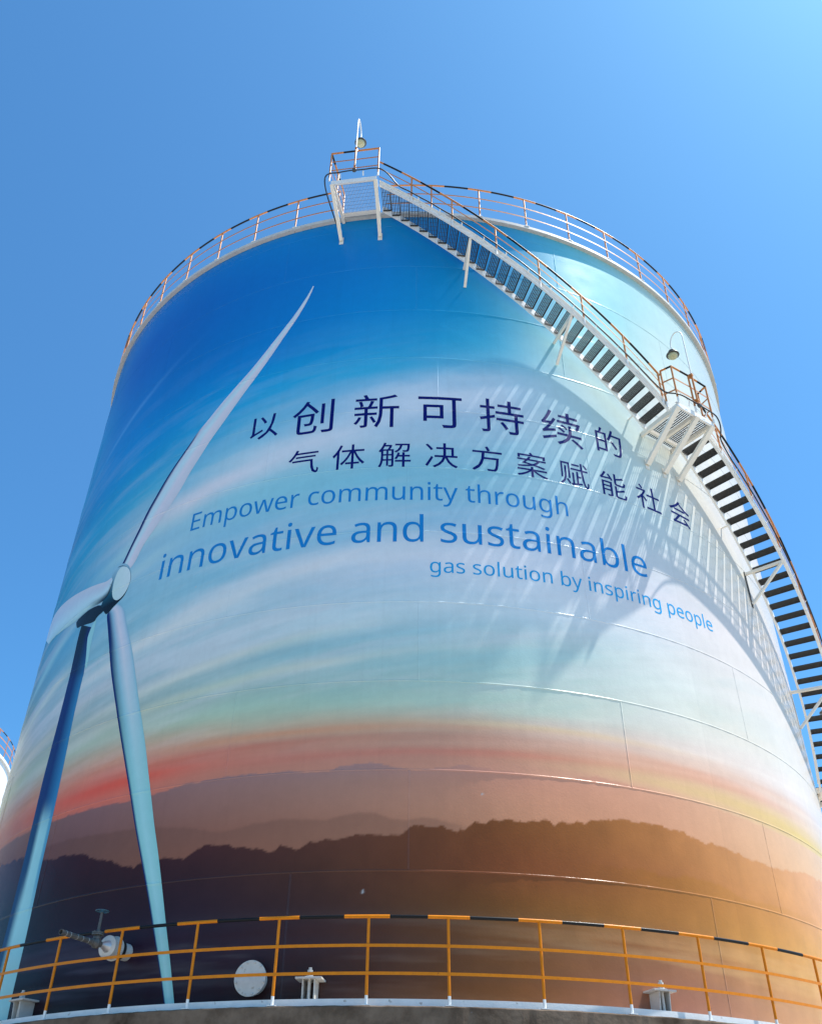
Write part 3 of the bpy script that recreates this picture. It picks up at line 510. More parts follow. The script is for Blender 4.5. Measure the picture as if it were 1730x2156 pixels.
def c_blade3(u, v):
    top = ramp(u, [(0, P1['dark']), (.14, P1['dark']), (.34, P1['f']), (.6, P1['c']), (.85, P1['a']), (1, P1['f'])])
    bot = ramp(u, [(0, P1['dark']), (.05, P1['dark']), (.14, P1['g']), (.5, P1['h']), (1, P1['g'])])
    return mix(top, bot, sst(.1, .6, v))
def c_tower(u, v):
    top = ramp(u, [(0, P1['night']), (.5, P1['night']), (1, P1['dark'])]); mid = ramp(u, [(0, P1['dark']), (.4, P1['dark']), (1, P1['i'])])
    core = ramp(u, [(0, P1['dark2']), (.3, P1['dark2']), (.5, P1['h']), (.85, P1['j']), (.9, P1['i2']), (1, P1['i2'])])
    b2 = ramp(u, [(0, P1['dark2']), (.16, P1['dark2']), (.42, P1['h']), (1, P1['j'])])
    c = mix(top, mid, sst(.05, .32, v)); c = mix(c, core, sst(.50, .56, v)*sst(.48, .6, v)); return mix(c, b2, sst(.66, .8, v))
def c_nac(th, z): return np.array(P1['night'])*(1+.5*sst(-47, -44, th))[:, None]
def c_hub(th, z): return ramp(z, [(1.01, P1['black']), (1.03, P1['black']), (1.06, P1['teal2']), (1.12, P1['f'])])
def c_face(th, z): return ramp(th*.01+z*.2, [(-.21, P1['k']), (-.15, P1['k2'])])
def c_dark(th, z): return np.zeros((len(th), 3))+np.array(P1['black'])
strip('painted_turbine_tower', ART['tower'], c_tower, 1.00018)
patch('painted_turbine_tower_edge', ART['sliver'], lambda t, z: np.zeros((len(t), 3))+np.array(P1['j']), 1.00024, 1)
patch('painted_nacelle', ART['nac'], c_nac, 1.0003, 1)
strip('painted_rotor_blade', ART['bl3'], c_blade3, 1.00022)
strip('painted_rotor_blade', ART['bl1'], c_blade1, 1.00022)
patch('painted_rotor_hub', ART['hub'], c_hub, 1.00036, 2)
strip('painted_rotor_blade', ART['bl2'], c_blade2, 1.00042)
patch('painted_hub_cap', ART['face'], c_face, 1.00042, 2)
patch('painted_hub_line', ART['arc'], c_dark, 1.00048, 1)


# --- lettering
def letter_part(name, polys, m, label):
    """one character or word: outlines in flat mural coordinates, wrapped on the wall"""
    bm = fill_flat(polys); slice_flat(bm, .012); slice_seams(bm); wrap(bm, 1.0003)
    me = bpy.data.meshes.new(name); bm.to_mesh(me); bm.free(); fix_out(me); me.materials.append(m)
    o = bpy.data.objects.new(name, me); C.objects.link(o); o.parent = tank; o['label'] = label; return o
def outlines(s, x0, z0, sx, sy):
    out = []
    for q in s.split(';'):
        n = list(map(int, q.split())); out.append([(x0+n[i]*.001*sx, z0+n[i+1]*.001*sy) for i in range(0, len(n), 2)])
    return out
def words(line, x0, z0, sx, sy, m, label):
    """split a typeset line at its word spaces"""
    P = sorted(outlines(GL[line], x0, z0, sx, sy), key=lambda p: min(q[0] for q in p)); gaps = []; end = None
    for k, p in enumerate(P):
        if end is not None: gaps.append((min(q[0] for q in p)-end, k))
        end = max([q[0] for q in p]+([end] if end is not None else []))
    cuts = sorted(k for g_, k in sorted(gaps)[-(len(line.split())-1):]); groups = [P[a:b_] for a, b_ in zip([0]+cuts, cuts+[len(P)])]
    ws = line.split()
    for g_, wd in zip(groups, ws): letter_part('painted_word', g_, m, '%s %s' % (label, wd))
GL = {
'Empower community through':'398 0 78 0 78 573 398 573 398 509 150 509 150 330 383 330 383 268 150 268 150 63 398 63;986 438 1020 436 1049 429 1074 417 1095 401 1110 379 1122 352 1128 319 1131 280 1131 0 1061 0 1061 277 1060 300 1056 321 1049 338 1040 353 1028 364 1013 372 995 377 974 379 944 376 920 369 900 358 884 342 872 322 864 298 859 270 857 237 857 0 787 0 787 277 786 298 783 317 778 333 770 347 761 359 749 367 735 374 718 377 699 379 679 377 661 374 645 368 631 360 620 350 610 338 602 324 595 308 591 290 587 269 585 247 585 223 585 0 514 0 514 430 571 430 581 371 585 371 595 385 606 398 619 409 632 418 647 425 662 431 679 435 695 437 712 438 736 437 758 433 777 428 795 420 811 410 824 398 835 383 844 366 848 366 859 383 873 398 889 410 907 420 925 428 945 433 965 437;1468 438 1506 434 1540 424 1570 407 1596 383 1617 351 1633 313 1642 268 1645 216 1643 181 1639 148 1632 119 1623 93 1611 69 1596 49 1580 31 1561 17 1540 6 1518 -2 1494 -6 1468 -8 1446 -7 1427 -4 1409 1 1393 7 1378 15 1365 24 1354 33 1344 44 1334 55 1330 55 1331 45 1332 33 1333 20 1334 7 1334 -5 1334 -16 1334 -192 1264 -192 1264 430 1322 430 1331 371 1334 371 1344 383 1354 394 1365 405 1378 414 1393 422 1409 429 1422 433 1436 436 1452 437;1455 379 1435 377 1416 374 1400 369 1386 362 1373 353 1363 342 1354 328 1347 313 1342 295 1338 275 1336 254 1334 229 1334 216 1335 190 1337 167 1341 145 1346 126 1352 109 1361 93 1371 80 1384 70 1398 61 1415 55 1435 52 1457 51 1476 52 1493 56 1508 63 1522 72 1533 84 1544 98 1552 113 1559 131 1565 150 1569 171 1571 193 1572 217 1570 252 1565 283 1556 310 1543 334 1527 354 1507 367 1483 376;2131 216 2130 190 2127 165 2123 142 2117 121 2109 101 2100 82 2089 66 2077 51 2063 37 2048 25 2031 15 2013 7 1994 0 1974 -4 1953 -7 1930 -8 1909 -7 1889 -4 1870 0 1852 7 1834 15 1818 25 1803 37 1789 51 1777 66 1766 82 1756 101 1748 121 1741 142 1737 165 1734 190 1733 216 1734 250 1739 282 1746 310 1757 336 1770 360 1786 380 1805 397 1826 412 1849 423 1875 431 1903 436 1933 438 1961 436 1988 431 2013 423 2036 412 2057 397 2075 380 2092 360 2105 336 2117 310 2124 282 2129 250;1806 216 1807 191 1809 169 1813 147 1819 128 1827 110 1836 95 1847 82 1860 71 1875 62 1892 56 1911 52 1932 51 1953 52 1971 56 1988 62 2003 71 2016 82 2028 95 2037 110 2045 128 2050 147 2054 169 2057 191 2058 216 2057 240 2054 263 2050 284 2044 303 2036 320 2027 335 2016 348 2003 359 1988 367 1971 374 1952 377 1931 379 1900 376 1874 368 1853 354 1836 335 1823 311 1813 284 1808 252;2520 243 2510 276 2507 287 2504 297 2502 308 2495 335 2493 343 2491 351 2490 357 2487 357 2482 335 2476 307 2473 297 2471 286 2468 275 2465 264 2462 253 2458 242 2381 1 2301 1 2183 431 2256 431 2315 201 2319 186 2323 170 2327 154 2331 139 2334 124 2337 109 2340 96 2342 84 2343 73 2346 73 2352 97 2359 128 2361 138 2364 149 2367 160 2370 170 2373 180 2375 188 2451 431 2528 431 2602 188 2614 149 2618 135 2621 122 2625 109 2628 96 2630 84 2631 74 2634 74 2636 84 2638 95 2640 108 2643 122 2647 137 2651 153 2655 169 2659 185 2663 201 2723 431 2796 431 2676 1 2593 1;3038 438 3065 436 3090 432 3113 424 3134 414 3152 401 3169 385 3183 367 3194 346 3204 323 3210 299 3214 272 3216 244 3216 201 2921 201 2924 167 2932 137 2943 111 2959 90 2978 74 3002 62 3028 55 3059 52 3078 53 3097 54 3115 56 3131 60 3147 64 3163 69 3180 75 3196 82 3196 20 3180 13 3164 8 3148 3 3132 -1 3115 -4 3096 -6 3077 -8 3055 -8 3026 -6 2998 -2 2972 6 2947 17 2925 31 2906 48 2889 68 2874 91 2863 117 2855 146 2850 177 2848 212 2850 246 2854 277 2862 306 2872 333 2885 357 2901 378 2918 395 2939 411 2961 423 2985 431 3011 436;3038 380 3014 378 2992 372 2974 362 2958 348 2945 330 2935 309 2927 285 2923 257 3142 257 3141 275 3139 292 3136 307 3131 322 3122 338 3111 353 3097 364 3084 371 3070 376 3055 379;3525 438 3534 438 3542 437 3551 437 3560 436 3568 435 3576 433 3567 368 3560 370 3552 371 3544 372 3536 373 3528 374 3520 374 3504 373 3488 369 3473 363 3459 355 3445 346 3433 334 3422 321 3413 305 3405 289 3401 275 3398 261 3396 245 3395 229 3395 0 3325 0 3325 430 3383 430 3391 351 3394 351 3403 367 3414 381 3427 395 3440 407 3455 418 3471 426 3488 433 3506 437;4037 -8 4009 -7 3983 -2 3958 5 3935 15 3914 28 3896 45 3880 65 3866 87 3855 114 3847 143 3842 176 3840 213 3842 250 3847 284 3855 315 3867 342 3881 365 3898 385 3917 401 3939 415 3962 425 3987 432 4014 436 4042 438 4058 437 4074 436 4090 434 4105 431 4124 426 4141 421 4155 415 4133 356 4120 361 4105 365 4088 370 4071 373 4055 375 4040 376 4019 375 4001 371 3984 366 3969 358 3956 347 3944 335 3935 320 3927 303 3921 284 3917 263 3914 239 3913 213 3914 189 3917 166 3921 145 3927 126 3935 109 3944 94 3955 82 3968 71 3982 63 3999 58 4016 54 4036 53 4053 53 4069 55 4084 57 4098 60 4116 65 4132 71 4148 78 4148 15 4133 8 4117 3 4100 -2 4086 -5 4071 -7 4055 -8;4623 216 4622 190 4620 165 4615 142 4609 121 4601 101 4592 82 4581 66 4569 51 4555 37 4540 25 4524 15 4506 7 4486 0 4466 -4 4445 -7 4423 -8 4402 -7 4382 -4 4362 0 4344 7 4327 15 4310 25 4295 37 4281 51 4269 66 4258 82 4248 101 4240 121 4234 142 4229 165 4226 190 4225 216 4227 250 4231 282 4239 310 4249 336 4263 360 4279 380 4297 397 4318 412 4342 423 4367 431 4395 436 4425 438 4453 436 4480 431 4505 423 4528 412 4549 397 4568 380 4584 360 4598 336 4609 310 4617 282 4622 250;4298 216 4299 191 4302 169 4306 147 4312 128 4319 110 4328 95 4340 82 4353 71 4368 62 4385 56 4404 52 4424 51 4445 52 4464 56 4481 62 4496 71 4509 82 4520 95 4529 110 4537 128 4543 147 4547 169 4549 191 4550 216 4549 240 4547 263 4542 284 4536 303 4529 320 4519 335 4508 348 4495 359 4480 367 4463 374 4444 377 4423 379 4393 376 4367 368 4345 354 4328 335 4315 311 4306 284 4300 252;5206 438 5240 436 5270 429 5295 417 5315 401 5331 379 5342 352 5349 319 5351 280 5351 0 5281 0 5281 277 5280 300 5276 321 5270 338 5260 353 5248 364 5233 372 5215 377 5194 379 5165 376 5140 369 5120 358 5105 342 5093 322 5085 298 5079 270 5078 237 5078 0 5008 0 5008 277 5007 298 5004 317 4998 333 4991 347 4981 359 4970 367 4955 374 4939 377 4920 379 4899 377 4881 374 4865 368 4852 360 4840 350 4830 338 4822 324 4816 308 4811 290 4808 269 4806 247 4805 223 4805 0 4735 0 4735 430 4791 430 4802 371 4806 371 4816 385 4827 398 4839 409 4853 418 4867 425 4883 431 4899 435 4916 437 4933 438 4956 437 4978 433 4998 428 5016 420 5031 410 5044 398 5055 383 5064 366 5068 366 5080 383 5094 398 5109 410 5127 420 5146 428 5165 433 5186 437;5956 438 5990 436 6020 429 6045 417 6065 401 6081 379 6092 352 6099 319 6101 280 6101 0 6031 0 6031 277 6030 300 6026 321 6019 338 6010 353 5998 364 5983 372 5965 377 5944 379 5915 376 5890 369 5870 358 5854 342 5843 322 5834 298 5829 270 5828 237 5828 0 5758 0 5758 277 5757 298 5754 317 5748 333 5741 347 5731 359 5719 367 5705 374 5689 377 5670 379 5649 377 5631 374 5615 368 5601 360 5590 350 5580 338 5572 324 5566 308 5561 290 5558 269 5556 247 5555 223 5555 0 5484 0 5484 430 5541 430 5552 371 5556 371 5565 385 5577 398 5589 409 5603 418 5617 425 5633 431 5649 435 5666 437 5682 438 5706 437 5728 433 5748 428 5765 420 5781 410 5794 398 5805 383 5814 366 5818 366 5830 383 5844 398 5859 410 5877 420 5896 428 5915 433 5935 437;6593 430 6593 0 6536 0 6525 57 6522 57 6512 43 6500 31 6487 20 6472 11 6456 4 6439 -1 6422 -5 6404 -7 6386 -8 6361 -7 6339 -4 6318 1 6300 8 6283 18 6269 29 6257 43 6247 59 6239 78 6234 99 6230 122 6229 148 6229 430 6301 430 6301 153 6302 129 6307 108 6314 91 6324 76 6337 65 6354 57 6373 52 6396 51 6419 52 6439 55 6457 61 6472 69 6485 79 6496 91 6504 105 6511 121 6516 140 6520 160 6522 182 6523 206 6523 430;6937 438 6973 436 7004 429 7031 417 7053 401 7070 379 7082 352 7090 319 7092 280 7092 0 7022 0 7022 275 7021 299 7017 321 7009 338 6999 353 6986 364 6969 372 6949 377 6926 379 6893 376 6866 368 6844 356 6828 338 6816 316 6807 289 6802 258 6800 223 6800 0 6730 0 6730 430 6787 430 6797 371 6801 371 6812 385 6823 398 6837 409 6851 418 6867 425 6884 431 6901 435 6919 437;7296 430 7296 0 7225 0 7225 430;7261 591 7272 590 7281 586 7290 580 7297 572 7301 560 7302 546 7301 532 7297 521 7290 512 7281 506 7272 502 7261 501 7250 502 7240 506 7232 512 7225 521 7221 532 7220 546 7221 560 7225 572 7232 580 7240 586 7250 590;7576 50 7587 50 7598 51 7609 53 7619 54 7628 56 7636 59 7636 5 7627 1 7617 -2 7604 -4 7590 -6 7577 -8 7564 -8 7547 -7 7531 -5 7516 -1 7502 4 7488 11 7476 20 7465 31 7455 44 7448 60 7442 79 7439 100 7438 125 7438 375 7377 375 7377 409 7439 437 7467 528 7508 528 7508 430 7633 430 7633 375 7508 375 7508 127 7510 108 7513 93 7519 79 7527 69 7541 58 7557 52;7654 430 7730 430 7823 185 7828 171 7833 157 7838 144 7842 130 7846 117 7850 105 7854 92 7856 80 7859 68 7862 68 7866 83 7871 100 7877 121 7883 137 7888 153 7893 170 7899 186 7986 430 8063 430 7877 -59 7869 -79 7861 -97 7852 -114 7842 -130 7831 -144 7819 -156 7806 -167 7792 -176 7776 -183 7760 -188 7741 -191 7721 -192 7709 -192 7697 -192 7687 -190 7678 -189 7670 -188 7662 -186 7662 -130 7684 -133 7692 -134 7701 -135 7710 -135 7726 -134 7740 -131 7753 -126 7764 -118 7774 -110 7783 -99 7792 -87 7799 -73 7805 -59 7828 -2;8483 50 8494 50 8505 51 8516 53 8526 54 8535 56 8543 59 8543 5 8534 1 8524 -2 8511 -4 8497 -6 8484 -8 8471 -8 8454 -7 8438 -5 8423 -1 8409 4 8395 11 8383 20 8372 31 8362 44 8355 60 8349 79 8346 100 8345 125 8345 375 8284 375 8284 409 8346 437 8374 528 8415 528 8415 430 8540 430 8540 375 8415 375 8415 127 8417 108 8420 93 8426 79 8434 69 8448 58 8464 52;8699 431 8699 420 8699 410 8698 399 8697 389 8696 379 8695 370 8700 370 8710 385 8721 397 8735 407 8749 416 8765 424 8781 429 8798 434 8816 436 8834 437 8859 436 8882 433 8902 428 8921 421 8937 411 8952 400 8964 386 8974 370 8981 351 8987 330 8990 306 8991 280 8991 0 8921 0 8921 275 8920 299 8916 321 8908 338 8898 353 8885 364 8868 372 8848 377 8825 379 8802 377 8782 374 8765 368 8750 360 8737 350 8726 338 8718 324 8711 308 8706 289 8702 269 8700 246 8699 222 8699 0 8629 0 8629 609 8699 609;9325 438 9333 438 9342 437 9351 437 9360 436 9368 435 9375 433 9366 368 9359 370 9352 371 9344 372 9335 373 9328 374 9320 374 9304 373 9288 369 9273 363 9258 355 9245 346 9233 334 9222 321 9212 305 9205 289 9201 275 9197 261 9195 245 9195 229 9195 0 9124 0 9124 430 9182 430 9190 351 9193 351 9203 367 9214 381 9226 395 9240 407 9254 418 9270 426 9287 433 9306 437;9829 216 9828 190 9826 165 9821 142 9815 121 9807 101 9798 82 9787 66 9775 51 9761 37 9746 25 9730 15 9712 7 9693 0 9672 -4 9651 -7 9629 -8 9608 -7 9588 -4 9569 0 9550 7 9533 15 9516 25 9501 37 9488 51 9475 66 9464 82 9454 101 9446 121 9440 142 9435 165 9432 190 9431 216 9433 250 9437 282 9445 310 9455 336 9469 360 9485 380 9503 397 9524 412 9548 423 9574 431 9601 436 9631 438 9660 436 9686 431 9711 423 9734 412 9755 397 9774 380 9790 360 9804 336 9815 310 9823 282 9828 250;9504 216 9505 191 9508 169 9512 147 9518 128 9525 110 9535 95 9546 82 9559 71 9574 62 9591 56 9610 52 9630 51 9651 52 9670 56 9687 62 9702 71 9715 82 9726 95 9735 110 9743 128 9749 147 9753 169 9755 191 9756 216 9755 240 9753 263 9749 284 9743 303 9735 320 9725 335 9714 348 9701 359 9686 367 9670 374 9651 377 9630 379 9599 376 9573 368 9551 354 9534 335 9521 311 9512 284 9506 252;10300 430 10300 0 10242 0 10232 57 10229 57 10219 43 10207 31 10193 20 10178 11 10163 4 10146 -1 10129 -5 10111 -7 10092 -8 10068 -7 10045 -4 10024 1 10006 8 9990 18 9975 29 9963 43 9953 59 9946 78 9940 99 9937 122 9936 148 9936 430 10007 430 10007 153 10009 129 10013 108 10020 91 10030 76 10044 65 10060 57 10080 52 10103 51 10125 52 10146 55 10163 61 10178 69 10191 79 10202 91 10211 105 10218 121 10223 140 10226 160 10229 182 10229 206 10229 430;10589 438 10609 437 10629 434 10648 429 10665 422 10682 413 10697 402 10711 388 10723 373 10727 373 10737 430 10793 430 10793 -7 10792 -36 10788 -63 10781 -88 10772 -109 10760 -129 10746 -146 10729 -160 10709 -172 10686 -181 10661 -187 10632 -191 10601 -192 10578 -192 10556 -191 10535 -189 10515 -186 10496 -182 10478 -177 10462 -172 10446 -165 10446 -100 10462 -108 10479 -114 10497 -120 10517 -125 10538 -129 10560 -132 10582 -133 10605 -134 10631 -132 10654 -126 10674 -116 10692 -101 10706 -84 10715 -63 10721 -39 10723 -13 10723 4 10723 11 10724 21 10724 32 10725 43 10725 51 10726 57 10723 57 10711 42 10697 28 10683 17 10667 8 10649 1 10631 -4 10611 -7 10589 -8 10550 -4 10515 7 10485 25 10459 51 10439 83 10424 121 10415 164 10412 214 10415 263 10424 306 10439 344 10459 377 10485 404 10515 423 10550 434;10598 379 10581 377 10565 374 10550 368 10537 359 10525 349 10515 336 10506 320 10498 303 10493 284 10488 262 10486 239 10485 213 10487 176 10492 143 10502 115 10514 92 10531 73 10550 60 10573 52 10600 50 10621 51 10639 53 10656 58 10671 65 10683 74 10694 85 10704 98 10711 113 10717 131 10720 145 10722 161 10724 179 10724 197 10724 214 10723 242 10721 267 10717 289 10711 309 10703 326 10694 340 10683 352 10670 362 10655 369 10638 374 10619 377;11000 431 11000 420 10999 410 10999 399 10998 389 10997 379 10996 370 11001 370 11011 385 11022 397 11035 407 11050 416 11065 424 11082 429 11099 434 11117 436 11135 437 11160 436 11183 433 11203 428 11222 421 11238 411 11252 400 11264 386 11274 370 11282 351 11287 330 11291 306 11292 280 11292 0 11222 0 11222 275 11221 299 11216 321 11209 338 11199 353 11186 364 11169 372 11149 377 11126 379 11103 377 11083 374 11065 368 11051 360 11038 350 11027 338 11018 324 11012 308 11007 289 11003 269 11001 246 11000 222 11000 0 10929 0 10929 609 11000 609',
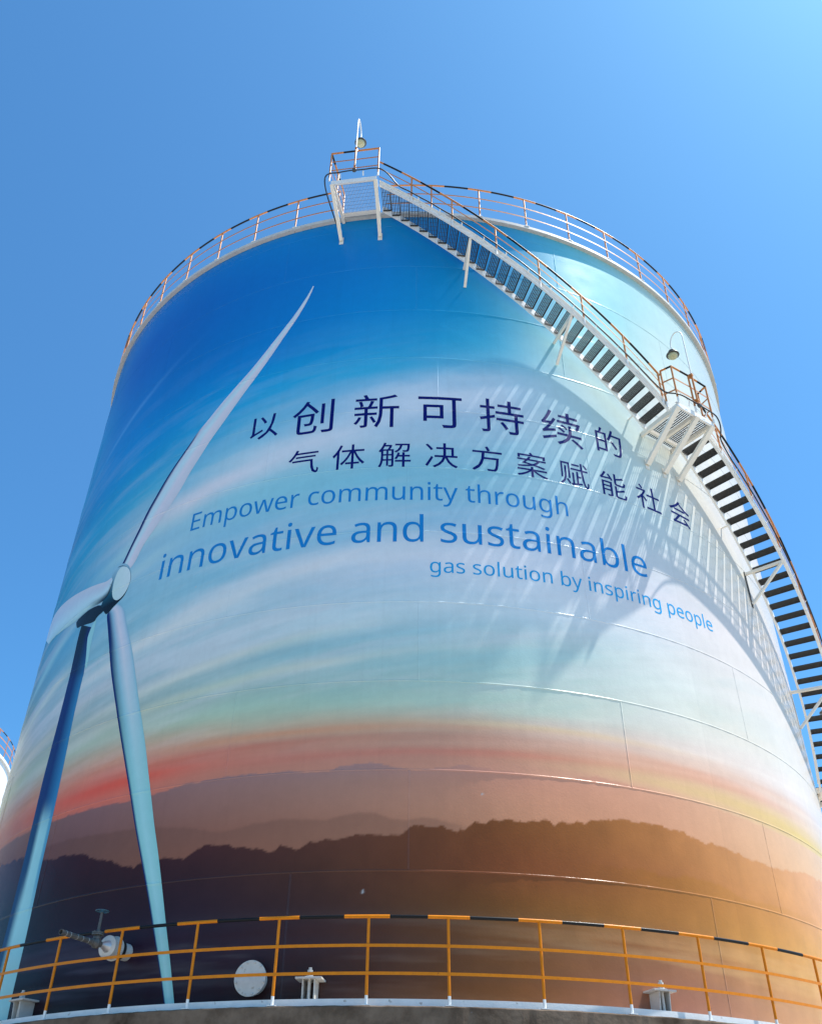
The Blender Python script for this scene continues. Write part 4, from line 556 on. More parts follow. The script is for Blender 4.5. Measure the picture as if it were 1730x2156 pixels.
'innovative and sustainable':'139 430 139 0 68 0 68 430;104 591 115 590 124 586 133 580 140 572 144 560 145 546 144 532 140 521 133 512 124 506 115 502 104 501 93 502 83 506 75 512 68 521 64 532 63 546 64 560 68 572 75 580 83 586 93 590;482 438 518 436 550 429 576 417 598 401 615 379 628 352 635 319 638 280 638 0 568 0 568 275 566 299 562 321 555 338 545 353 531 364 515 372 495 377 472 379 439 376 411 368 389 356 373 338 361 316 352 289 347 258 346 223 346 0 275 0 275 430 332 430 342 371 346 371 357 385 369 398 382 409 397 418 412 425 429 431 446 435 464 437;978 438 1014 436 1045 429 1072 417 1094 401 1111 379 1123 352 1131 319 1133 280 1133 0 1063 0 1063 275 1062 299 1058 321 1050 338 1040 353 1027 364 1010 372 990 377 967 379 934 376 907 368 885 356 868 338 857 316 848 289 843 258 841 223 841 0 771 0 771 430 828 430 838 371 842 371 852 385 864 398 878 409 892 418 908 425 925 431 942 435 960 437;1640 216 1639 190 1636 165 1632 142 1626 121 1618 101 1609 82 1598 66 1586 51 1572 37 1557 25 1540 15 1522 7 1503 0 1483 -4 1462 -7 1439 -8 1419 -7 1399 -4 1379 0 1361 7 1343 15 1327 25 1312 37 1298 51 1286 66 1275 82 1265 101 1257 121 1251 142 1246 165 1243 190 1242 216 1244 250 1248 282 1256 310 1266 336 1280 360 1296 380 1314 397 1335 412 1359 423 1384 431 1412 436 1442 438 1470 436 1497 431 1522 423 1545 412 1566 397 1585 380 1601 360 1615 336 1626 310 1634 282 1638 250;1315 216 1316 191 1318 169 1323 147 1328 128 1336 110 1345 95 1357 82 1370 71 1385 62 1402 56 1420 52 1441 51 1462 52 1481 56 1497 62 1512 71 1526 82 1537 95 1546 110 1554 128 1560 147 1564 169 1566 191 1567 216 1566 240 1564 263 1559 284 1553 303 1546 320 1536 335 1525 348 1512 359 1497 367 1480 374 1461 377 1440 379 1410 376 1384 368 1362 354 1345 335 1332 311 1323 284 1317 252;1846 0 1683 430 1759 430 1850 176 1854 164 1859 151 1864 137 1868 123 1873 109 1877 96 1880 83 1883 72 1885 63 1888 63 1890 72 1893 84 1897 96 1901 110 1906 124 1911 138 1924 176 2015 430 2091 430 1927 0;2322 437 2358 435 2390 428 2416 418 2438 403 2454 383 2466 358 2473 328 2476 293 2476 0 2424 0 2411 61 2407 61 2395 46 2382 33 2369 22 2356 13 2341 5 2324 -1 2311 -4 2296 -6 2280 -8 2263 -8 2244 -7 2226 -5 2210 0 2194 6 2179 13 2166 23 2155 34 2145 48 2137 63 2132 80 2129 99 2128 119 2131 150 2140 176 2156 199 2178 219 2207 234 2242 245 2284 253 2334 257 2407 259 2407 285 2405 309 2401 330 2393 347 2383 359 2370 368 2355 375 2338 379 2318 380 2301 379 2285 378 2269 374 2253 370 2238 365 2224 359 2210 353 2196 347 2175 400 2190 408 2205 414 2223 421 2241 426 2261 431 2281 434 2301 436;2342 208 2305 205 2275 200 2250 192 2231 182 2218 170 2208 155 2202 138 2200 119 2203 97 2210 79 2223 66 2239 56 2257 51 2279 49 2305 51 2329 56 2350 66 2370 79 2385 96 2397 117 2404 142 2406 172 2406 210;2752 50 2763 50 2774 51 2785 53 2796 54 2805 56 2812 59 2812 5 2804 1 2793 -2 2780 -4 2767 -6 2753 -8 2740 -8 2724 -7 2708 -5 2693 -1 2678 4 2664 11 2652 20 2641 31 2632 44 2624 60 2619 79 2615 100 2614 125 2614 375 2553 375 2553 409 2615 437 2643 528 2685 528 2685 430 2809 430 2809 375 2685 375 2685 127 2686 108 2690 93 2695 79 2704 69 2717 58 2734 52;2969 430 2969 0 2898 0 2898 430;2934 591 2945 590 2954 586 2963 580 2970 572 2974 560 2975 546 2974 532 2970 521 2963 512 2954 506 2945 502 2934 501 2923 502 2913 506 2905 512 2898 521 2894 532 2893 546 2894 560 2898 572 2905 580 2913 586 2923 590;3200 0 3037 430 3112 430 3204 176 3208 164 3213 151 3217 137 3222 123 3226 109 3230 96 3234 83 3236 72 3238 63 3241 63 3244 72 3247 84 3251 96 3255 110 3259 124 3264 138 3277 176 3369 430 3444 430 3281 0;3678 438 3705 436 3730 432 3753 424 3773 414 3792 401 3809 385 3823 367 3834 346 3844 323 3850 299 3854 272 3856 244 3856 201 3561 201 3564 167 3571 137 3583 111 3599 90 3618 74 3641 62 3668 55 3698 52 3718 53 3737 54 3755 56 3771 60 3787 64 3803 69 3820 75 3836 82 3836 20 3820 13 3804 8 3788 3 3771 -1 3755 -4 3736 -6 3717 -8 3695 -8 3666 -6 3638 -2 3612 6 3587 17 3565 31 3546 48 3529 68 3514 91 3503 117 3495 146 3490 177 3488 212 3490 246 3494 277 3502 306 3512 333 3525 357 3540 378 3558 395 3579 411 3601 423 3625 431 3651 436;3678 380 3654 378 3632 372 3614 362 3598 348 3585 330 3574 309 3567 285 3563 257 3782 257 3781 275 3779 292 3776 307 3771 322 3762 338 3751 353 3737 364 3724 371 3710 376 3695 379;4336 437 4373 435 4404 428 4431 418 4452 403 4469 383 4481 358 4488 328 4490 293 4490 0 4439 0 4425 61 4422 61 4409 46 4397 33 4384 22 4370 13 4355 5 4339 -1 4326 -4 4311 -6 4295 -8 4277 -8 4259 -7 4241 -5 4224 0 4208 6 4193 13 4181 23 4169 34 4160 48 4152 63 4146 80 4143 99 4142 119 4145 150 4155 176 4170 199 4192 219 4221 234 4257 245 4299 253 4348 257 4421 259 4421 285 4420 309 4415 330 4408 347 4398 359 4385 368 4370 375 4352 379 4332 380 4315 379 4299 378 4283 374 4268 370 4253 365 4238 359 4224 353 4211 347 4189 400 4204 408 4220 414 4237 421 4256 426 4275 431 4295 434 4315 436;4357 208 4320 205 4289 200 4264 192 4246 182 4232 170 4223 155 4217 138 4215 119 4217 97 4225 79 4237 66 4253 56 4272 51 4294 49 4320 51 4343 56 4365 66 4384 79 4400 96 4411 117 4418 142 4420 172 4420 210;4830 438 4866 436 4898 429 4924 417 4946 401 4963 379 4976 352 4983 319 4986 280 4986 0 4916 0 4916 275 4914 299 4910 321 4903 338 4893 353 4879 364 4863 372 4843 377 4820 379 4787 376 4759 368 4737 356 4721 338 4709 316 4700 289 4695 258 4694 223 4694 0 4623 0 4623 430 4680 430 4690 371 4694 371 4705 385 4717 398 4730 409 4745 418 4760 425 4777 431 4794 435 4812 437;5271 -8 5233 -5 5199 6 5169 23 5143 48 5122 79 5107 117 5098 162 5095 214 5098 266 5107 311 5122 350 5143 381 5169 406 5200 424 5234 434 5272 438 5293 437 5313 434 5330 429 5346 423 5361 416 5374 407 5385 397 5396 386 5405 374 5410 374 5407 405 5406 418 5405 429 5405 438 5405 609 5476 609 5476 0 5419 0 5408 58 5405 58 5396 46 5385 35 5374 24 5361 15 5346 7 5330 1 5312 -4 5293 -7;5282 51 5314 53 5340 60 5362 71 5378 88 5390 109 5399 135 5404 165 5406 200 5406 213 5404 251 5399 284 5391 313 5379 336 5363 355 5342 369 5314 377 5281 379 5255 376 5232 368 5212 354 5196 334 5184 309 5175 281 5169 249 5168 213 5169 176 5175 144 5184 116 5196 93 5212 74 5232 61 5255 53;6100 119 6099 99 6095 80 6089 64 6079 49 6068 36 6054 24 6038 14 6020 6 6000 0 5978 -4 5954 -7 5929 -8 5907 -8 5887 -6 5868 -4 5851 -1 5835 3 5821 8 5807 13 5794 19 5794 83 5807 77 5822 71 5838 65 5856 60 5874 55 5893 52 5911 50 5930 49 5955 50 5977 53 5994 59 6008 66 6021 79 6029 94 6032 112 6031 123 6028 132 6023 141 6016 150 6005 158 5992 167 5979 173 5964 180 5946 188 5926 196 5906 204 5888 212 5870 220 5855 228 5837 239 5821 252 5809 266 5800 283 5795 302 5793 324 5796 350 5804 372 5818 392 5838 408 5862 421 5889 430 5920 436 5954 438 5974 437 5992 436 6010 434 6028 430 6044 426 6061 421 6076 415 6091 409 6067 353 6054 358 6039 363 6025 368 6010 372 5995 376 5980 378 5965 380 5949 380 5929 379 5911 377 5896 372 5883 366 5871 356 5863 343 5860 328 5862 317 5865 307 5871 298 5879 290 5891 282 5906 274 5919 268 5934 261 5952 254 5971 246 5991 239 6009 231 6026 223 6041 215 6059 203 6073 191 6085 176 6093 159 6099 140;6564 430 6564 0 6506 0 6496 57 6492 57 6482 43 6471 31 6457 20 6442 11 6426 4 6410 -1 6392 -5 6374 -7 6356 -8 6331 -7 6309 -4 6288 1 6270 8 6253 18 6239 29 6227 43 6217 59 6210 78 6204 99 6201 122 6200 148 6200 430 6271 430 6271 153 6273 129 6277 108 6284 91 6294 76 6308 65 6324 57 6344 52 6366 51 6389 52 6409 55 6427 61 6442 69 6455 79 6466 91 6475 105 6482 121 6487 140 6490 160 6492 182 6493 206 6493 430;6980 119 6979 99 6975 80 6968 64 6959 49 6948 36 6934 24 6918 14 6900 6 6880 0 6858 -4 6834 -7 6808 -8 6787 -8 6767 -6 6748 -4 6731 -1 6715 3 6700 8 6687 13 6674 19 6674 83 6687 77 6702 71 6718 65 6736 60 6754 55 6773 52 6791 50 6810 49 6835 50 6856 53 6874 59 6888 66 6901 79 6909 94 6912 112 6911 123 6908 132 6903 141 6896 150 6885 158 6871 167 6859 173 6843 180 6826 188 6806 196 6786 204 6767 212 6750 220 6735 228 6716 239 6701 252 6689 266 6680 283 6675 302 6673 324 6676 350 6684 372 6698 392 6717 408 6741 421 6769 430 6800 436 6834 438 6853 437 6872 436 6890 434 6907 430 6924 426 6940 421 6956 415 6971 409 6947 353 6933 358 6919 363 6905 368 6890 372 6875 376 6860 378 6845 380 6829 380 6809 379 6791 377 6776 372 6763 366 6750 356 6743 343 6740 328 6741 317 6745 307 6751 298 6759 290 6771 282 6785 274 6799 268 6814 261 6831 254 6851 246 6871 239 6889 231 6905 223 6921 215 6938 203 6953 191 6965 176 6973 159 6978 140;7228 50 7239 50 7249 51 7261 53 7271 54 7280 56 7288 59 7288 5 7279 1 7269 -2 7256 -4 7242 -6 7229 -8 7216 -8 7199 -7 7183 -5 7168 -1 7154 4 7140 11 7128 20 7117 31 7107 44 7100 60 7094 79 7091 100 7090 125 7090 375 7029 375 7029 409 7091 437 7119 528 7160 528 7160 430 7285 430 7285 375 7160 375 7160 127 7162 108 7165 93 7171 79 7179 69 7193 58 7209 52;7536 437 7573 435 7605 428 7631 418 7653 403 7669 383 7681 358 7688 328 7690 293 7690 0 7639 0 7626 61 7622 61 7610 46 7597 33 7584 22 7570 13 7556 5 7539 -1 7526 -4 7511 -6 7495 -8 7478 -8 7459 -7 7441 -5 7424 0 7409 6 7394 13 7381 23 7370 34 7360 48 7352 63 7347 80 7344 99 7342 119 7346 150 7355 176 7371 199 7393 219 7422 234 7457 245 7499 253 7549 257 7621 259 7621 285 7620 309 7616 330 7608 347 7598 359 7585 368 7570 375 7553 379 7532 380 7516 379 7500 378 7484 374 7468 370 7453 365 7439 359 7425 353 7411 347 7390 400 7404 408 7420 414 7438 421 7456 426 7476 431 7496 434 7516 436;7557 208 7520 205 7489 200 7465 192 7446 182 7433 170 7423 155 7417 138 7415 119 7418 97 7425 79 7437 66 7454 56 7472 51 7494 49 7520 51 7544 56 7565 66 7585 79 7600 96 7612 117 7618 142 7621 172 7621 210;7894 430 7894 0 7824 0 7824 430;7860 591 7870 590 7879 586 7888 580 7895 572 7899 560 7901 546 7899 532 7895 521 7888 512 7879 506 7870 502 7860 501 7849 502 7839 506 7830 512 7823 521 7819 532 7818 546 7819 560 7823 572 7830 580 7839 586 7849 590;8237 438 8274 436 8305 429 8332 417 8354 401 8371 379 8383 352 8390 319 8393 280 8393 0 8323 0 8323 275 8322 299 8317 321 8310 338 8300 353 8287 364 8270 372 8250 377 8227 379 8194 376 8167 368 8145 356 8128 338 8116 316 8108 289 8103 258 8101 223 8101 0 8030 0 8030 430 8087 430 8098 371 8102 371 8112 385 8124 398 8138 409 8152 418 8168 425 8184 431 8202 435 8219 437;8689 437 8726 435 8757 428 8784 418 8805 403 8822 383 8833 358 8840 328 8843 293 8843 0 8791 0 8778 61 8775 61 8762 46 8750 33 8737 22 8723 13 8708 5 8692 -1 8678 -4 8664 -6 8648 -8 8630 -8 8612 -7 8594 -5 8577 0 8561 6 8546 13 8533 23 8522 34 8512 48 8505 63 8499 80 8496 99 8495 119 8498 150 8507 176 8523 199 8545 219 8574 234 8609 245 8652 253 8701 257 8774 259 8774 285 8772 309 8768 330 8761 347 8751 359 8738 368 8723 375 8705 379 8685 380 8668 379 8652 378 8636 374 8621 370 8606 365 8591 359 8577 353 8564 347 8542 400 8557 408 8573 414 8590 421 8609 426 8628 431 8648 434 8668 436;8710 208 8673 205 8642 200 8617 192 8599 182 8585 170 8575 155 8570 138 8568 119 8570 97 8578 79 8590 66 8606 56 8625 51 8646 49 8672 51 8696 56 8718 66 8737 79 8753 96 8764 117 8771 142 8773 172 8773 210;9047 461 9046 443 9046 426 9045 410 9044 396 9044 383 9043 373 9047 373 9057 386 9068 398 9082 409 9097 419 9114 427 9134 432 9156 436 9180 437 9218 434 9252 423 9282 406 9308 381 9330 350 9345 312 9354 267 9357 215 9355 180 9351 147 9344 118 9335 91 9323 68 9308 48 9292 31 9273 17 9252 6 9229 -2 9205 -6 9180 -8 9156 -7 9134 -3 9114 2 9097 10 9082 20 9068 31 9057 42 9047 55 9041 55 9026 0 8976 0 8976 609 9047 609;9168 379 9146 377 9127 374 9110 369 9095 361 9083 351 9073 339 9064 325 9058 308 9053 289 9049 268 9047 244 9047 217 9047 214 9048 177 9053 144 9061 116 9073 93 9088 74 9110 61 9137 53 9169 51 9196 53 9220 61 9239 74 9255 93 9268 117 9277 145 9282 178 9284 216 9282 254 9277 287 9268 315 9255 338 9239 356 9219 368 9195 376;9540 0 9469 0 9469 609 9540 609;9842 438 9869 436 9893 432 9916 424 9937 414 9956 401 9972 385 9986 367 9998 346 10007 323 10014 299 10018 272 10019 244 10019 201 9725 201 9728 167 9735 137 9747 111 9762 90 9782 74 9805 62 9832 55 9862 52 9882 53 9901 54 9918 56 9935 60 9951 64 9967 69 9983 75 10000 82 10000 20 9984 13 9967 8 9951 3 9935 -1 9918 -4 9900 -6 9880 -8 9859 -8 9829 -6 9801 -2 9775 6 9751 17 9729 31 9709 48 9692 68 9678 91 9667 117 9658 146 9654 177 9652 212 9653 246 9658 277 9665 306 9676 333 9689 357 9704 378 9722 395 9742 411 9765 423 9789 431 9814 436;9841 380 9817 378 9796 372 9777 362 9761 348 9748 330 9738 309 9731 285 9727 257 9945 257 9945 275 9943 292 9939 307 9934 322 9925 338 9914 353 9900 364 9888 371 9874 376 9858 379',
